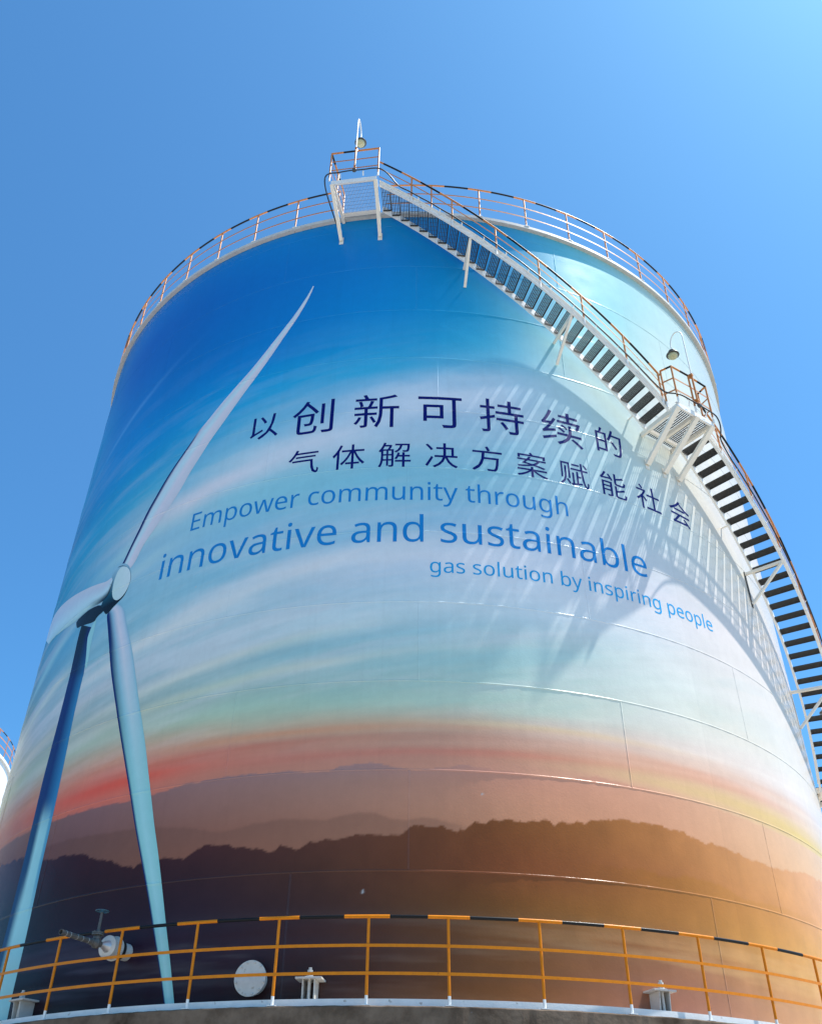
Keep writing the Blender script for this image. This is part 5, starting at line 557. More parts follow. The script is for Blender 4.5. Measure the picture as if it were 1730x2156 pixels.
'gas solution by inspiring people':'221 438 241 437 261 434 280 429 297 422 314 413 329 402 343 388 355 373 359 373 369 430 425 430 425 -7 424 -36 420 -63 413 -88 404 -109 392 -129 378 -146 361 -160 341 -172 318 -181 293 -187 264 -191 233 -192 210 -192 188 -191 167 -189 147 -186 128 -182 110 -177 94 -172 78 -165 78 -100 94 -108 111 -114 129 -120 149 -125 170 -129 191 -132 214 -133 237 -134 263 -132 286 -126 306 -116 324 -101 337 -84 347 -63 353 -39 355 -13 355 4 355 11 356 21 356 32 357 43 357 51 358 57 354 57 343 42 329 28 315 17 299 8 281 1 263 -4 243 -7 221 -8 182 -4 147 7 117 25 91 51 70 83 56 121 47 164 44 214 47 263 56 306 70 344 91 377 117 404 147 423 181 434;230 379 213 377 197 374 182 368 169 359 157 349 147 336 138 320 130 303 125 284 120 262 118 239 117 213 119 176 124 143 134 115 146 92 163 73 182 60 205 52 232 50 253 51 271 53 288 58 303 65 315 74 326 85 336 98 343 113 349 131 352 145 354 161 356 179 356 197 356 214 355 242 353 267 349 289 343 309 335 326 326 340 315 352 302 362 287 369 270 374 251 377;724 437 761 435 793 428 819 418 840 403 857 383 869 358 876 328 878 293 878 0 827 0 813 61 810 61 798 46 785 33 772 22 758 13 743 5 727 -1 714 -4 699 -6 683 -8 666 -8 647 -7 629 -5 612 0 596 6 582 13 569 23 557 34 548 48 540 63 534 80 531 99 530 119 533 150 543 176 558 199 581 219 609 234 645 245 687 253 736 257 809 259 809 285 808 309 803 330 796 347 786 359 773 368 758 375 740 379 720 380 703 379 687 378 671 374 656 370 641 365 627 359 613 353 599 347 577 400 592 408 608 414 625 421 644 426 663 431 683 434 703 436;745 208 708 205 677 200 652 192 634 182 620 170 611 155 605 138 603 119 605 97 613 79 625 66 641 56 660 51 682 49 708 51 732 56 753 66 772 79 788 96 799 117 806 142 808 172 808 210;1291 119 1290 99 1286 80 1279 64 1270 49 1259 36 1245 24 1229 14 1211 6 1191 0 1169 -4 1145 -7 1119 -8 1098 -8 1078 -6 1059 -4 1042 -1 1026 3 1012 8 998 13 985 19 985 83 998 77 1013 71 1029 65 1047 60 1065 55 1084 52 1102 50 1121 49 1146 50 1167 53 1185 59 1199 66 1212 79 1220 94 1223 112 1222 123 1219 132 1214 141 1207 150 1196 158 1182 167 1170 173 1155 180 1137 188 1117 196 1097 204 1078 212 1061 220 1046 228 1027 239 1012 252 1000 266 991 283 986 302 984 324 987 350 995 372 1009 392 1028 408 1052 421 1080 430 1111 436 1145 438 1164 437 1183 436 1201 434 1219 430 1235 426 1252 421 1267 415 1282 409 1258 353 1244 358 1230 363 1216 368 1201 372 1186 376 1171 378 1156 380 1140 380 1120 379 1102 377 1087 372 1074 366 1061 356 1054 343 1051 328 1052 317 1056 307 1062 298 1070 290 1082 282 1097 274 1110 268 1125 261 1142 254 1162 246 1182 239 1200 231 1217 223 1232 215 1249 203 1264 191 1276 176 1284 159 1289 140;1884 119 1882 99 1879 80 1872 64 1863 49 1851 36 1838 24 1822 14 1804 6 1783 0 1761 -4 1738 -7 1712 -8 1690 -8 1670 -6 1652 -4 1635 -1 1619 3 1604 8 1590 13 1577 19 1577 83 1591 77 1606 71 1622 65 1640 60 1658 55 1676 52 1695 50 1714 49 1739 50 1760 53 1778 59 1791 66 1805 79 1813 94 1816 112 1815 123 1812 132 1807 141 1799 150 1789 158 1775 167 1762 173 1747 180 1730 188 1710 196 1690 204 1671 212 1654 220 1638 228 1620 239 1605 252 1593 266 1584 283 1578 302 1577 324 1579 350 1588 372 1602 392 1621 408 1645 421 1673 430 1703 436 1738 438 1757 437 1776 436 1794 434 1811 430 1828 426 1844 421 1860 415 1875 409 1851 353 1837 358 1823 363 1809 368 1794 372 1779 376 1764 378 1748 380 1733 380 1713 379 1695 377 1680 372 1667 366 1654 356 1646 343 1644 328 1645 317 1649 307 1654 298 1663 290 1675 282 1689 274 1702 268 1718 261 1735 254 1755 246 1774 239 1793 231 1809 223 1824 215 1842 203 1857 191 1868 176 1877 159 1882 140;2362 216 2361 190 2358 165 2354 142 2348 121 2340 101 2331 82 2320 66 2308 51 2294 37 2279 25 2262 15 2244 7 2225 0 2205 -4 2184 -7 2161 -8 2140 -7 2120 -4 2101 0 2083 7 2065 15 2049 25 2034 37 2020 51 2008 66 1996 82 1987 101 1979 121 1972 142 1968 165 1965 190 1964 216 1965 250 1970 282 1977 310 1988 336 2001 360 2017 380 2036 397 2057 412 2080 423 2106 431 2134 436 2164 438 2192 436 2219 431 2244 423 2267 412 2288 397 2306 380 2323 360 2336 336 2347 310 2355 282 2360 250;2037 216 2038 191 2040 169 2044 147 2050 128 2058 110 2067 95 2078 82 2091 71 2106 62 2123 56 2142 52 2163 51 2183 52 2202 56 2219 62 2234 71 2247 82 2259 95 2268 110 2275 128 2281 147 2285 169 2288 191 2289 216 2288 240 2285 263 2281 284 2275 303 2267 320 2258 335 2247 348 2234 359 2219 367 2202 374 2183 377 2162 379 2131 376 2105 368 2084 354 2067 335 2054 311 2044 284 2039 252;2544 0 2473 0 2473 609 2544 609;3039 430 3039 0 2982 0 2971 57 2968 57 2958 43 2946 31 2933 20 2918 11 2902 4 2885 -1 2868 -5 2850 -7 2832 -8 2807 -7 2784 -4 2764 1 2745 8 2729 18 2715 29 2703 43 2693 59 2685 78 2680 99 2676 122 2675 148 2675 430 2747 430 2747 153 2748 129 2752 108 2760 91 2770 76 2783 65 2800 57 2819 52 2842 51 2865 52 2885 55 2903 61 2918 69 2931 79 2941 91 2950 105 2957 121 2962 140 2966 160 2968 182 2969 206 2969 430;3319 50 3330 50 3341 51 3352 53 3363 54 3372 56 3379 59 3379 5 3371 1 3360 -2 3347 -4 3334 -6 3320 -8 3307 -8 3291 -7 3275 -5 3260 -1 3245 4 3231 11 3219 20 3208 31 3199 44 3191 60 3186 79 3182 100 3181 125 3181 375 3120 375 3120 409 3182 437 3210 528 3252 528 3252 430 3376 430 3376 375 3252 375 3252 127 3253 108 3257 93 3262 79 3271 69 3284 58 3301 52;3536 430 3536 0 3465 0 3465 430;3501 591 3511 590 3521 586 3530 580 3537 572 3541 560 3542 546 3541 532 3537 521 3530 512 3521 506 3511 502 3501 501 3490 502 3480 506 3472 512 3465 521 3461 532 3460 546 3461 560 3465 572 3472 580 3480 586 3490 590;4046 216 4045 190 4042 165 4038 142 4032 121 4024 101 4015 82 4004 66 3992 51 3978 37 3963 25 3946 15 3928 7 3909 0 3889 -4 3868 -7 3845 -8 3824 -7 3804 -4 3785 0 3767 7 3749 15 3733 25 3718 37 3704 51 3692 66 3681 82 3671 101 3663 121 3656 142 3652 165 3649 190 3648 216 3649 250 3654 282 3661 310 3672 336 3685 360 3701 380 3720 397 3741 412 3764 423 3790 431 3818 436 3848 438 3876 436 3903 431 3928 423 3951 412 3972 397 3990 380 4007 360 4020 336 4032 310 4039 282 4044 250;3721 216 3722 191 3724 169 3728 147 3734 128 3742 110 3751 95 3762 82 3775 71 3790 62 3807 56 3826 52 3847 51 3868 52 3886 56 3903 62 3918 71 3931 82 3943 95 3952 110 3960 128 3965 147 3969 169 3972 191 3973 216 3972 240 3969 263 3965 284 3959 303 3951 320 3942 335 3931 348 3918 359 3903 367 3886 374 3867 377 3846 379 3815 376 3789 368 3768 354 3751 335 3738 311 3728 284 3723 252;4364 438 4400 436 4432 429 4458 417 4480 401 4498 379 4510 352 4517 319 4520 280 4520 0 4450 0 4450 275 4448 299 4444 321 4437 338 4427 353 4413 364 4397 372 4377 377 4354 379 4321 376 4293 368 4271 356 4255 338 4243 316 4235 289 4229 258 4228 223 4228 0 4157 0 4157 430 4214 430 4225 371 4229 371 4239 385 4251 398 4264 409 4279 418 4295 425 4311 431 4328 435 4346 437;4932 461 4932 443 4931 426 4931 410 4930 396 4929 383 4928 373 4932 373 4942 386 4954 398 4967 409 4982 419 5000 427 5019 432 5041 436 5065 437 5103 434 5137 423 5167 406 5194 381 5215 350 5230 312 5239 267 5242 215 5241 180 5237 147 5230 118 5220 91 5208 68 5194 48 5177 31 5158 17 5137 6 5115 -2 5091 -6 5065 -8 5041 -7 5019 -3 5000 2 4982 10 4967 20 4954 31 4942 42 4932 55 4926 55 4912 0 4861 0 4861 609 4932 609;5053 379 5031 377 5012 374 4995 369 4981 361 4968 351 4958 339 4950 325 4943 308 4938 289 4935 268 4933 244 4932 217 4932 214 4933 177 4938 144 4946 116 4958 93 4974 74 4995 61 5022 53 5055 51 5082 53 5105 61 5125 74 5141 93 5153 117 5162 145 5167 178 5169 216 5167 254 5162 287 5153 315 5141 338 5125 356 5105 368 5081 376;5287 430 5362 430 5455 185 5461 171 5466 157 5470 144 5475 130 5479 117 5483 105 5486 92 5489 80 5492 68 5495 68 5499 83 5504 100 5510 121 5515 137 5521 153 5526 170 5532 186 5619 430 5695 430 5510 -59 5502 -79 5493 -97 5484 -114 5474 -130 5464 -144 5452 -156 5439 -167 5425 -176 5409 -183 5392 -188 5374 -191 5354 -192 5341 -192 5330 -192 5320 -190 5311 -189 5303 -188 5295 -186 5295 -130 5316 -133 5325 -134 5333 -135 5342 -135 5358 -134 5373 -131 5385 -126 5397 -118 5407 -110 5416 -99 5424 -87 5432 -73 5438 -59 5460 -2;6043 430 6043 0 5972 0 5972 430;6008 591 6018 590 6028 586 6036 580 6043 572 6048 560 6049 546 6048 532 6043 521 6036 512 6028 506 6018 502 6008 501 5997 502 5987 506 5978 512 5972 521 5968 532 5966 546 5968 560 5972 572 5978 580 5987 586 5997 590;6386 438 6422 436 6453 429 6480 417 6502 401 6519 379 6531 352 6539 319 6541 280 6541 0 6472 0 6472 275 6470 299 6466 321 6458 338 6448 353 6435 364 6418 372 6399 377 6375 379 6342 376 6315 368 6293 356 6277 338 6265 316 6256 289 6251 258 6249 223 6249 0 6179 0 6179 430 6236 430 6246 371 6250 371 6261 385 6272 398 6286 409 6301 418 6316 425 6333 431 6350 435 6368 437;6954 119 6953 99 6949 80 6943 64 6933 49 6922 36 6908 24 6892 14 6874 6 6854 0 6832 -4 6808 -7 6783 -8 6761 -8 6741 -6 6722 -4 6705 -1 6690 3 6675 8 6661 13 6648 19 6648 83 6661 77 6676 71 6693 65 6710 60 6728 55 6747 52 6766 50 6784 49 6809 50 6831 53 6848 59 6862 66 6875 79 6883 94 6886 112 6885 123 6882 132 6877 141 6870 150 6859 158 6846 167 6833 173 6818 180 6800 188 6780 196 6760 204 6742 212 6724 220 6709 228 6691 239 6675 252 6663 266 6654 283 6649 302 6647 324 6650 350 6658 372 6672 392 6692 408 6716 421 6743 430 6774 436 6808 438 6828 437 6846 436 6864 434 6882 430 6898 426 6915 421 6930 415 6945 409 6921 353 6908 358 6894 363 6879 368 6864 372 6850 376 6834 378 6819 380 6804 380 6783 379 6765 377 6750 372 6737 366 6725 356 6717 343 6715 328 6716 317 6719 307 6725 298 6733 290 6745 282 6760 274 6773 268 6788 261 6806 254 6825 246 6845 239 6863 231 6880 223 6895 215 6913 203 6927 191 6939 176 6948 159 6953 140;7263 438 7301 434 7335 424 7365 407 7391 383 7412 351 7427 313 7436 268 7439 216 7438 181 7434 148 7427 119 7417 93 7405 69 7391 49 7374 31 7356 17 7335 6 7312 -2 7288 -6 7262 -8 7241 -7 7222 -4 7204 1 7187 7 7173 15 7160 24 7149 33 7138 44 7129 55 7124 55 7125 45 7126 33 7128 20 7128 7 7129 -5 7129 -16 7129 -192 7059 -192 7059 430 7116 430 7126 371 7129 371 7138 383 7149 394 7160 405 7173 414 7187 422 7203 429 7216 433 7231 436 7246 437;7250 379 7230 377 7211 374 7195 369 7180 362 7168 353 7158 342 7149 328 7142 313 7137 295 7133 275 7130 254 7129 229 7129 216 7130 190 7132 167 7135 145 7140 126 7147 109 7155 93 7166 80 7178 70 7193 61 7210 55 7230 52 7252 51 7271 52 7288 56 7303 63 7316 72 7328 84 7338 98 7347 113 7354 131 7359 150 7363 171 7366 193 7366 217 7365 252 7359 283 7350 310 7338 334 7322 354 7302 367 7278 376;7622 430 7622 0 7552 0 7552 430;7588 591 7598 590 7608 586 7616 580 7623 572 7627 560 7629 546 7627 532 7623 521 7616 512 7608 506 7598 502 7588 501 7577 502 7567 506 7558 512 7551 521 7547 532 7546 546 7547 560 7551 572 7558 580 7567 586 7577 590;7959 438 7967 438 7976 437 7985 437 7994 436 8002 435 8010 433 8001 368 7994 370 7986 371 7978 372 7970 373 7962 374 7954 374 7938 373 7922 369 7907 363 7893 355 7879 346 7867 334 7856 321 7847 305 7839 289 7835 275 7832 261 7830 245 7829 229 7829 0 7759 0 7759 430 7816 430 7824 351 7828 351 7837 367 7848 381 7860 395 7874 407 7889 418 7905 426 7922 433 7940 437;8160 430 8160 0 8090 0 8090 430;8126 591 8136 590 8146 586 8154 580 8161 572 8165 560 8167 546 8165 532 8161 521 8154 512 8146 506 8136 502 8126 501 8115 502 8105 506 8096 512 8090 521 8086 532 8084 546 8086 560 8090 572 8096 580 8105 586 8115 590;8504 438 8540 436 8571 429 8598 417 8620 401 8637 379 8649 352 8657 319 8659 280 8659 0 8589 0 8589 275 8588 299 8584 321 8576 338 8566 353 8553 364 8536 372 8516 377 8493 379 8460 376 8433 368 8411 356 8395 338 8383 316 8374 289 8369 258 8367 223 8367 0 8297 0 8297 430 8354 430 8364 371 8368 371 8378 385 8390 398 8404 409 8418 418 8434 425 8451 431 8468 435 8486 437;8945 438 8965 437 8985 434 9004 429 9021 422 9038 413 9053 402 9067 388 9079 373 9083 373 9093 430 9149 430 9149 -7 9148 -36 9144 -63 9137 -88 9128 -109 9117 -129 9102 -146 9085 -160 9065 -172 9042 -181 9017 -187 8988 -191 8957 -192 8934 -192 8912 -191 8891 -189 8871 -186 8852 -182 8835 -177 8818 -172 8802 -165 8802 -100 8818 -108 8835 -114 8853 -120 8873 -125 8894 -129 8916 -132 8938 -133 8961 -134 8987 -132 9010 -126 9030 -116 9048 -101 9062 -84 9071 -63 9077 -39 9079 -13 9079 4 9079 11 9080 21 9080 32 9081 43 9081 51 9082 57 9079 57 9067 42 9053 28 9039 17 9023 8 9006 1 8987 -4 8967 -7 8945 -8 8906 -4 8871 7 8841 25 8815 51 8795 83 8780 121 8771 164 8768 214 8771 263 8780 306 8795 344 8815 377 8841 404 8871 423 8906 434;8954 379 8937 377 8921 374 8906 368 8893 359 8881 349 8871 336 8862 320 8854 303 8849 284 8845 262 8842 239 8841 213 8843 176 8849 143 8858 115 8870 92 8887 73 8906 60 8930 52 8956 50 8977 51 8995 53 9012 58 9027 65 9039 74 9051 85 9060 98 9067 113 9073 131 9076 145 9078 161 9080 179 9080 197 9080 214 9079 242 9077 267 9073 289 9067 309 9059 326 9050 340 9039 352 9026 362 9011 369 8994 374 8975 377;9698 438 9736 434 9770 424 9800 407 9826 383 9848 351 9863 313 9872 268 9875 216 9874 181 9869 148 9862 119 9853 93 9841 69 9826 49 9810 31 9791 17 9770 6 9748 -2 9724 -6 9698 -8 9677 -7 9657 -4 9639 1 9623 7 9608 15 9595 24 9584 33 9574 44 9565 55 9560 55 9561 45 9562 33 9563 20 9564 7 9564 -5 9565 -16 9565 -192 9494 -192 9494 430 9552 430 9561 371 9565 371 9574 383 9584 394 9595 405 9608 414 9623 422 9639 429 9652 433 9666 436 9682 437;9686 379 9665 377 9647 374 9630 369 9616 362 9604 353 9593 342 9584 328 9577 313 9572 295 9568 275 9566 254 9565 229 9565 216 9565 190 9567 167 9571 145 9576 126 9582 109 9591 93 9601 80 9614 70 9629 61 9646 55 9665 52 9687 51 9706 52 9723 56 9738 63 9752 72 9764 84 9774 98 9782 113 9789 131 9795 150 9799 171 9801 193 9802 217 9800 252 9795 283 9786 310 9773 334 9757 354 9737 367 9713 376;10153 438 10180 436 10205 432 10227 424 10248 414 10267 401 10283 385 10297 367 10309 346 10318 323 10325 299 10329 272 10330 244 10330 201 10036 201 10039 167 10046 137 10058 111 10073 90 10093 74 10116 62 10143 55 10173 52 10193 53 10212 54 10229 56 10246 60 10262 64 10278 69 10294 75 10311 82 10311 20 10295 13 10278 8 10262 3 10246 -1 10229 -4 10211 -6 10191 -8 10170 -8 10140 -6 10113 -2 10086 6 10062 17 10040 31 10020 48 10004 68 9989 91 9978 117 9970 146 9965 177 9963 212 9965 246 9969 277 9976 306 9987 333 10000 357 10015 378 10033 395 10053 411 10076 423 10100 431 10126 436;10152 380 10128 378 10107 372 10089 362 10073 348 10059 330 10049 309 10042 285 10038 257 10257 257 10256 275 10254 292 10250 307 10245 322 10237 338 10225 353 10211 364 10199 371 10185 376 10170 379;10813 216 10812 190 10810 165 10805 142 10799 121 10791 101 10782 82 10771 66 10759 51 10745 37 10730 25 10714 15 10696 7 10677 0 10656 -4 10635 -7 10613 -8 10592 -7 10572 -4 10553 0 10534 7 10517 15 10500 25 10485 37 10472 51 10459 66 10448 82 10438 101 10430 121 10424 142 10419 165 10416 190 10415 216 10417 250 10421 282 10429 310 10439 336 10453 360 10469 380 10487 397 10508 412 10532 423 10558 431 10585 436 10615 438 10643 436 10670 431 10695 423 10718 412 10739 397 10758 380 10774 360 10788 336 10799 310 10807 282 10812 250;10488 216 10489 191 10492 169 10496 147 10502 128 10509 110 10519 95 10530 82 10543 71 10558 62 10575 56 10594 52 10614 51 10635 52 10654 56 10671 62 10686 71 10699 82 10710 95 10719 110 10727 128 10733 147 10737 169 10739 191 10740 216 10739 240 10737 263 10733 284 10727 303 10719 320 10709 335 10698 348 10685 359 10670 367 10653 374 10634 377 10613 379 10583 376 10557 368 10535 354 10518 335 10505 311 10496 284 10490 252;11129 438 11167 434 11201 424 11231 407 11257 383 11278 351 11293 313 11303 268 11306 216 11304 181 11300 148 11293 119 11283 93 11271 69 11257 49 11240 31 11222 17 11201 6 11179 -2 11154 -6 11128 -8 11107 -7 11088 -4 11070 1 11054 7 11039 15 11026 24 11015 33 11004 44 10995 55 10990 55 10991 45 10993 33 10994 20 10994 7 10995 -5 10995 -16 10995 -192 10925 -192 10925 430 10982 430 10992 371 10995 371 11004 383 11015 394 11026 405 11039 414 11053 422 11069 429 11083 433 11097 436 11112 437;11116 379 11096 377 11077 374 11061 369 11047 362 11034 353 11024 342 11015 328 11008 313 11003 295 10999 275 10996 254 10995 229 10995 216 10996 190 10998 167 11002 145 11006 126 11013 109 11022 93 11032 80 11045 70 11059 61 11076 55 11096 52 11118 51 11137 52 11154 56 11169 63 11182 72 11194 84 11204 98 11213 113 11220 131 11226 150 11229 171 11232 193 11233 217 11231 252 11225 283 11217 310 11204 334 11188 354 11168 367 11144 376;11488 0 11418 0 11418 609 11488 609;11791 438 11817 436 11842 432 11865 424 11886 414 11904 401 11921 385 11935 367 11947 346 11956 323 11963 299 11967 272 11968 244 11968 201 11674 201 11677 167 11684 137 11695 111 11711 90 11731 74 11754 62 11780 55 11811 52 11831 53 11849 54 11867 56 11883 60 11899 64 11915 69 11932 75 11949 82 11949 20 11932 13 11916 8 11900 3 11884 -1 11867 -4 11849 -6 11829 -8 11808 -8 11778 -6 11750 -2 11724 6 11700 17 11678 31 11658 48 11641 68 11627 91 11615 117 11607 146 11602 177 11601 212 11602 246 11607 277 11614 306 11624 333 11637 357 11653 378 11671 395 11691 411 11713 423 11737 431 11763 436;11790 380 11766 378 11745 372 11726 362 11710 348 11697 330 11687 309 11680 285 11675 257 11894 257 11893 275 11891 292 11888 307 11883 322 11874 338 11863 353 11849 364 11837 371 11823 376 11807 379',
'以':'374 712 433 632 486 548 525 473 592 513 552 586 497 668 438 747;761 801 715 419 592 150 346 -21 367 -41 388 -65 403 -86 525 -18 622 65 697 163 776 79 847 -4 900 -77 966 -28 903 52 821 142 733 230 787 387 821 576 841 798;141 20 179 47 278 100 493 204 486 225 479 250 473 274 240 165 240 763 160 763 160 173 149 132 125 101 100 82 114 64 130 41',
'创':'838 824 838 20 832 0 812 -6 779 -6 725 -6 659 -5 670 -28 680 -54 686 -76 767 -76 826 -72 867 -64 893 -48 908 -21 913 20 913 824;643 724 643 168 715 168 715 724;142 474 142 45 153 -23 193 -56 269 -65 455 -65 524 -50 560 5 576 112 553 119 529 129 509 141 502 52 485 10 450 0 275 0 237 3 220 16 216 45 216 407 432 407 423 309 414 250 403 223 391 215 374 213 354 213 324 215 288 218 297 197 304 175 307 153 346 151 380 151 406 152 428 156 447 165 463 178 482 220 496 304 506 444 507 463 507 474;313 838 244 708 146 585 27 480 46 465 66 445 82 428 176 511 259 608 330 713 410 623 484 534 540 457 595 507 532 589 449 683 362 774 383 818',
'新':'360 213 391 159 420 101 442 51 495 83 474 131 444 186 411 240;135 235 111 174 79 117 41 68 59 56 78 42 94 30 133 85 168 150 196 220;553 744 553 400 548 257 522 109 460 -25 479 -38 501 -55 518 -71 586 77 616 243 623 400 623 432 775 432 775 -75 848 -75 848 432 958 432 958 502 623 502 623 694 730 713 834 738 927 767 866 822 778 792 668 766;214 827 230 797 245 766 258 735 61 735 61 672 503 672 503 735 336 735 320 771 302 808 282 844;377 667 362 615 343 559 323 507 46 507 46 443 251 443 251 339 50 339 50 273 251 273 251 18 249 8 239 5 222 4 195 4 162 5 172 -16 180 -38 184 -59 228 -58 263 -55 290 -47 308 -33 317 -13 320 17 320 273 507 273 507 339 320 339 320 443 519 443 519 507 391 507 410 552 429 602 447 652;126 651 144 602 158 552 165 507 230 525 221 569 206 618 187 665',
'可':'56 769 56 694 747 694 747 29 741 7 718 0 677 0 610 0 532 3 544 -23 555 -52 563 -78 652 -78 722 -74 772 -65 803 -47 820 -17 825 28 825 694 948 694 948 769;231 475 494 475 494 245 231 245;158 547 158 93 231 93 231 173 568 173 568 547',
'持':'448 204 491 145 531 81 558 26 620 65 591 119 550 180 506 237;626 835 626 710 413 710 413 642 626 642 626 515 362 515 362 446 758 446 758 334 373 334 373 265 758 265 758 11 754 -3 739 -7 713 -8 669 -8 615 -6 625 -30 633 -55 638 -79 704 -78 754 -75 790 -67 814 -51 827 -27 830 11 830 265 954 265 954 334 830 334 830 446 960 446 960 515 698 515 698 642 912 642 912 710 698 710 698 835;171 839 171 638 42 638 42 568 171 568 171 351 119 335 70 321 28 309 47 235 171 275 171 11 167 -4 154 -8 134 -8 101 -8 60 -7 69 -30 77 -56 81 -77 136 -76 178 -72 207 -63 227 -48 238 -24 241 10 241 298 350 334 340 403 241 372 241 568 347 568 347 638 241 638 241 839',
'续':'474 452 520 423 563 390 597 359 633 401 599 431 555 462 509 489;401 361 449 331 495 296 529 264 566 307 530 338 485 371 437 400;689 105 771 44 849 -22 908 -82 957 -35 896 23 817 88 735 146;43 58 60 -12 152 23 255 63 361 103 349 165 236 124 131 87;401 593 401 528 851 528 836 485 822 445 807 410 867 394 891 450 915 516 937 584 889 596 877 593 693 593 693 683 885 683 885 747 693 747 693 840 619 840 619 747 438 747 438 683 619 683 619 593;648 489 648 370 647 332 644 292 636 251 380 251 380 185 613 185 563 110 482 38 361 -26 377 -43 393 -63 405 -82 547 -1 639 89 690 185 939 185 939 251 708 251 714 291 717 330 718 368 718 489;61 423 81 430 126 439 215 451 175 391 141 344 118 314 90 280 67 257 46 246 54 225 62 201 68 182 99 197 180 223 354 271 352 289 351 312 350 334 176 291 245 385 311 488 372 594 313 628 295 590 275 553 254 516 135 504 193 598 248 701 296 808 231 838 182 718 131 615 95 552 74 522 56 500 38 490 47 467 55 442',
'的':'552 423 609 343 664 261 705 189 769 229 726 298 669 379 610 456;240 842 229 789 215 732 199 679 87 679 87 -54 156 -54 156 25 435 25 435 679 268 679 286 726 303 777 321 828;156 612 366 612 366 401 156 401;156 93 156 335 366 335 366 93;598 844 559 708 507 583 443 479 464 466 487 450 506 436 539 488 571 548 600 613 856 613 842 290 823 103 796 24 778 10 753 7 719 7 667 9 604 13 616 -9 625 -35 629 -59 685 -62 737 -63 778 -61 810 -55 836 -42 859 -19 891 73 912 279 928 644 929 667 929 682 627 682 643 730 657 779 670 828',
'气':'254 590 254 527 853 527 853 590;257 842 198 701 120 573 28 470 50 457 75 440 95 425 155 493 211 574 262 663 927 663 927 729 294 729 308 760 320 792 332 824;153 448 153 382 698 382 720 147 775 -17 879 -79 926 -62 951 -9 963 87 945 99 927 114 910 131 906 58 898 12 884 -5 822 61 786 229 771 448',
'体':'251 836 191 687 116 550 30 437 47 414 63 386 74 363 104 399 132 437 160 479 160 -78 232 -78 232 605 265 674 294 745 321 816;416 175 416 106 581 106 581 -74 654 -74 654 106 815 106 815 175 654 175 654 521 726 351 816 201 916 84 933 105 953 126 973 143 868 254 774 401 702 566 954 566 954 638 654 638 654 837 581 837 581 638 298 638 298 566 536 566 461 399 366 250 259 138 278 121 297 101 313 81 415 198 507 348 581 518 581 175',
'解':'262 528 262 406 173 406 173 528;317 528 407 528 407 406 317 406;161 586 179 620 195 655 211 691 342 691 328 654 313 619 296 586;189 841 150 721 97 612 32 522 51 509 72 492 88 478 109 505 109 320 105 198 84 69 34 -48 53 -58 73 -71 90 -83 126 -10 150 72 164 158 262 158 262 -27 317 -27 317 158 407 158 407 6 404 -4 393 -7 378 -8 353 -8 321 -7 330 -27 337 -50 341 -71 385 -70 418 -66 443 -58 459 -44 468 -23 470 5 470 586 365 586 388 631 410 679 429 725 383 754 372 751 234 751 242 776 250 801 257 826;262 349 262 217 170 217 172 253 173 287 173 320 173 349;317 349 407 349 407 217 317 217;585 460 563 377 533 300 494 235 513 226 535 215 552 204 570 233 587 265 603 301 714 301 714 180 511 180 511 113 714 113 714 -79 785 -79 785 113 960 113 960 180 785 180 785 301 934 301 934 367 785 367 785 462 714 462 714 367 627 367 635 394 643 421 649 448;510 789 510 726 647 726 621 637 571 562 488 505 504 490 519 471 530 454 627 523 686 615 716 726 862 726 855 631 847 575 836 549 825 542 807 540 787 540 755 542 717 544 726 525 732 503 735 482 776 480 812 480 839 481 871 488 893 506 911 546 923 626 931 761 932 779 932 789',
'决':'51 764 110 695 165 623 205 559 269 602 226 664 169 734 109 800;38 11 103 -34 159 70 216 184 268 297 212 343 154 223 93 107;789 379 631 379 635 422 637 464 637 506 637 610 789 610;558 838 558 682 358 682 358 610 558 610 558 506 558 465 556 422 553 379 306 379 306 307 541 307 496 187 404 75 249 -22 269 -41 288 -63 303 -82 461 24 560 147 613 279 682 124 782 4 917 -78 932 -56 950 -33 968 -13 838 58 741 167 677 307 962 307 962 379 861 379 861 682 637 682 637 838',
'方':'440 818 467 767 491 713 508 667 68 667 68 594 341 594 317 360 234 143 46 -23 67 -40 86 -61 101 -82 255 37 349 189 398 361 756 361 738 176 717 64 691 12 670 2 643 0 603 0 544 3 474 7 487 -16 496 -42 501 -66 567 -70 625 -71 669 -69 704 -65 732 -54 756 -34 789 32 814 168 835 398 837 420 838 434 410 434 415 487 420 541 423 594 936 594 936 667 514 667 585 698 566 744 540 796 512 846',
'案':'52 230 52 166 401 166 296 94 168 35 34 -5 51 -23 68 -46 81 -66 219 -17 350 54 460 141 460 -79 535 -79 535 146 647 56 782 -17 924 -68 937 -47 955 -24 972 -5 836 35 706 94 599 166 949 166 949 230 535 230 535 313 460 313 460 230;431 823 466 765 80 765 80 621 151 621 151 701 852 701 852 621 925 621 925 765 546 765 530 792 512 820 494 846;663 535 625 493 579 457 524 426 452 440 380 453 307 465 330 487 353 510 377 535;190 427 268 415 344 402 418 388 314 365 195 349 61 339 72 321 82 299 89 278 262 295 411 323 536 363 657 334 764 304 854 274 917 327 830 353 730 380 619 406 669 443 711 486 746 535 940 535 940 596 432 596 452 620 470 644 487 667 420 689 399 659 376 628 351 596 64 596 64 535 298 535 262 496 225 459',
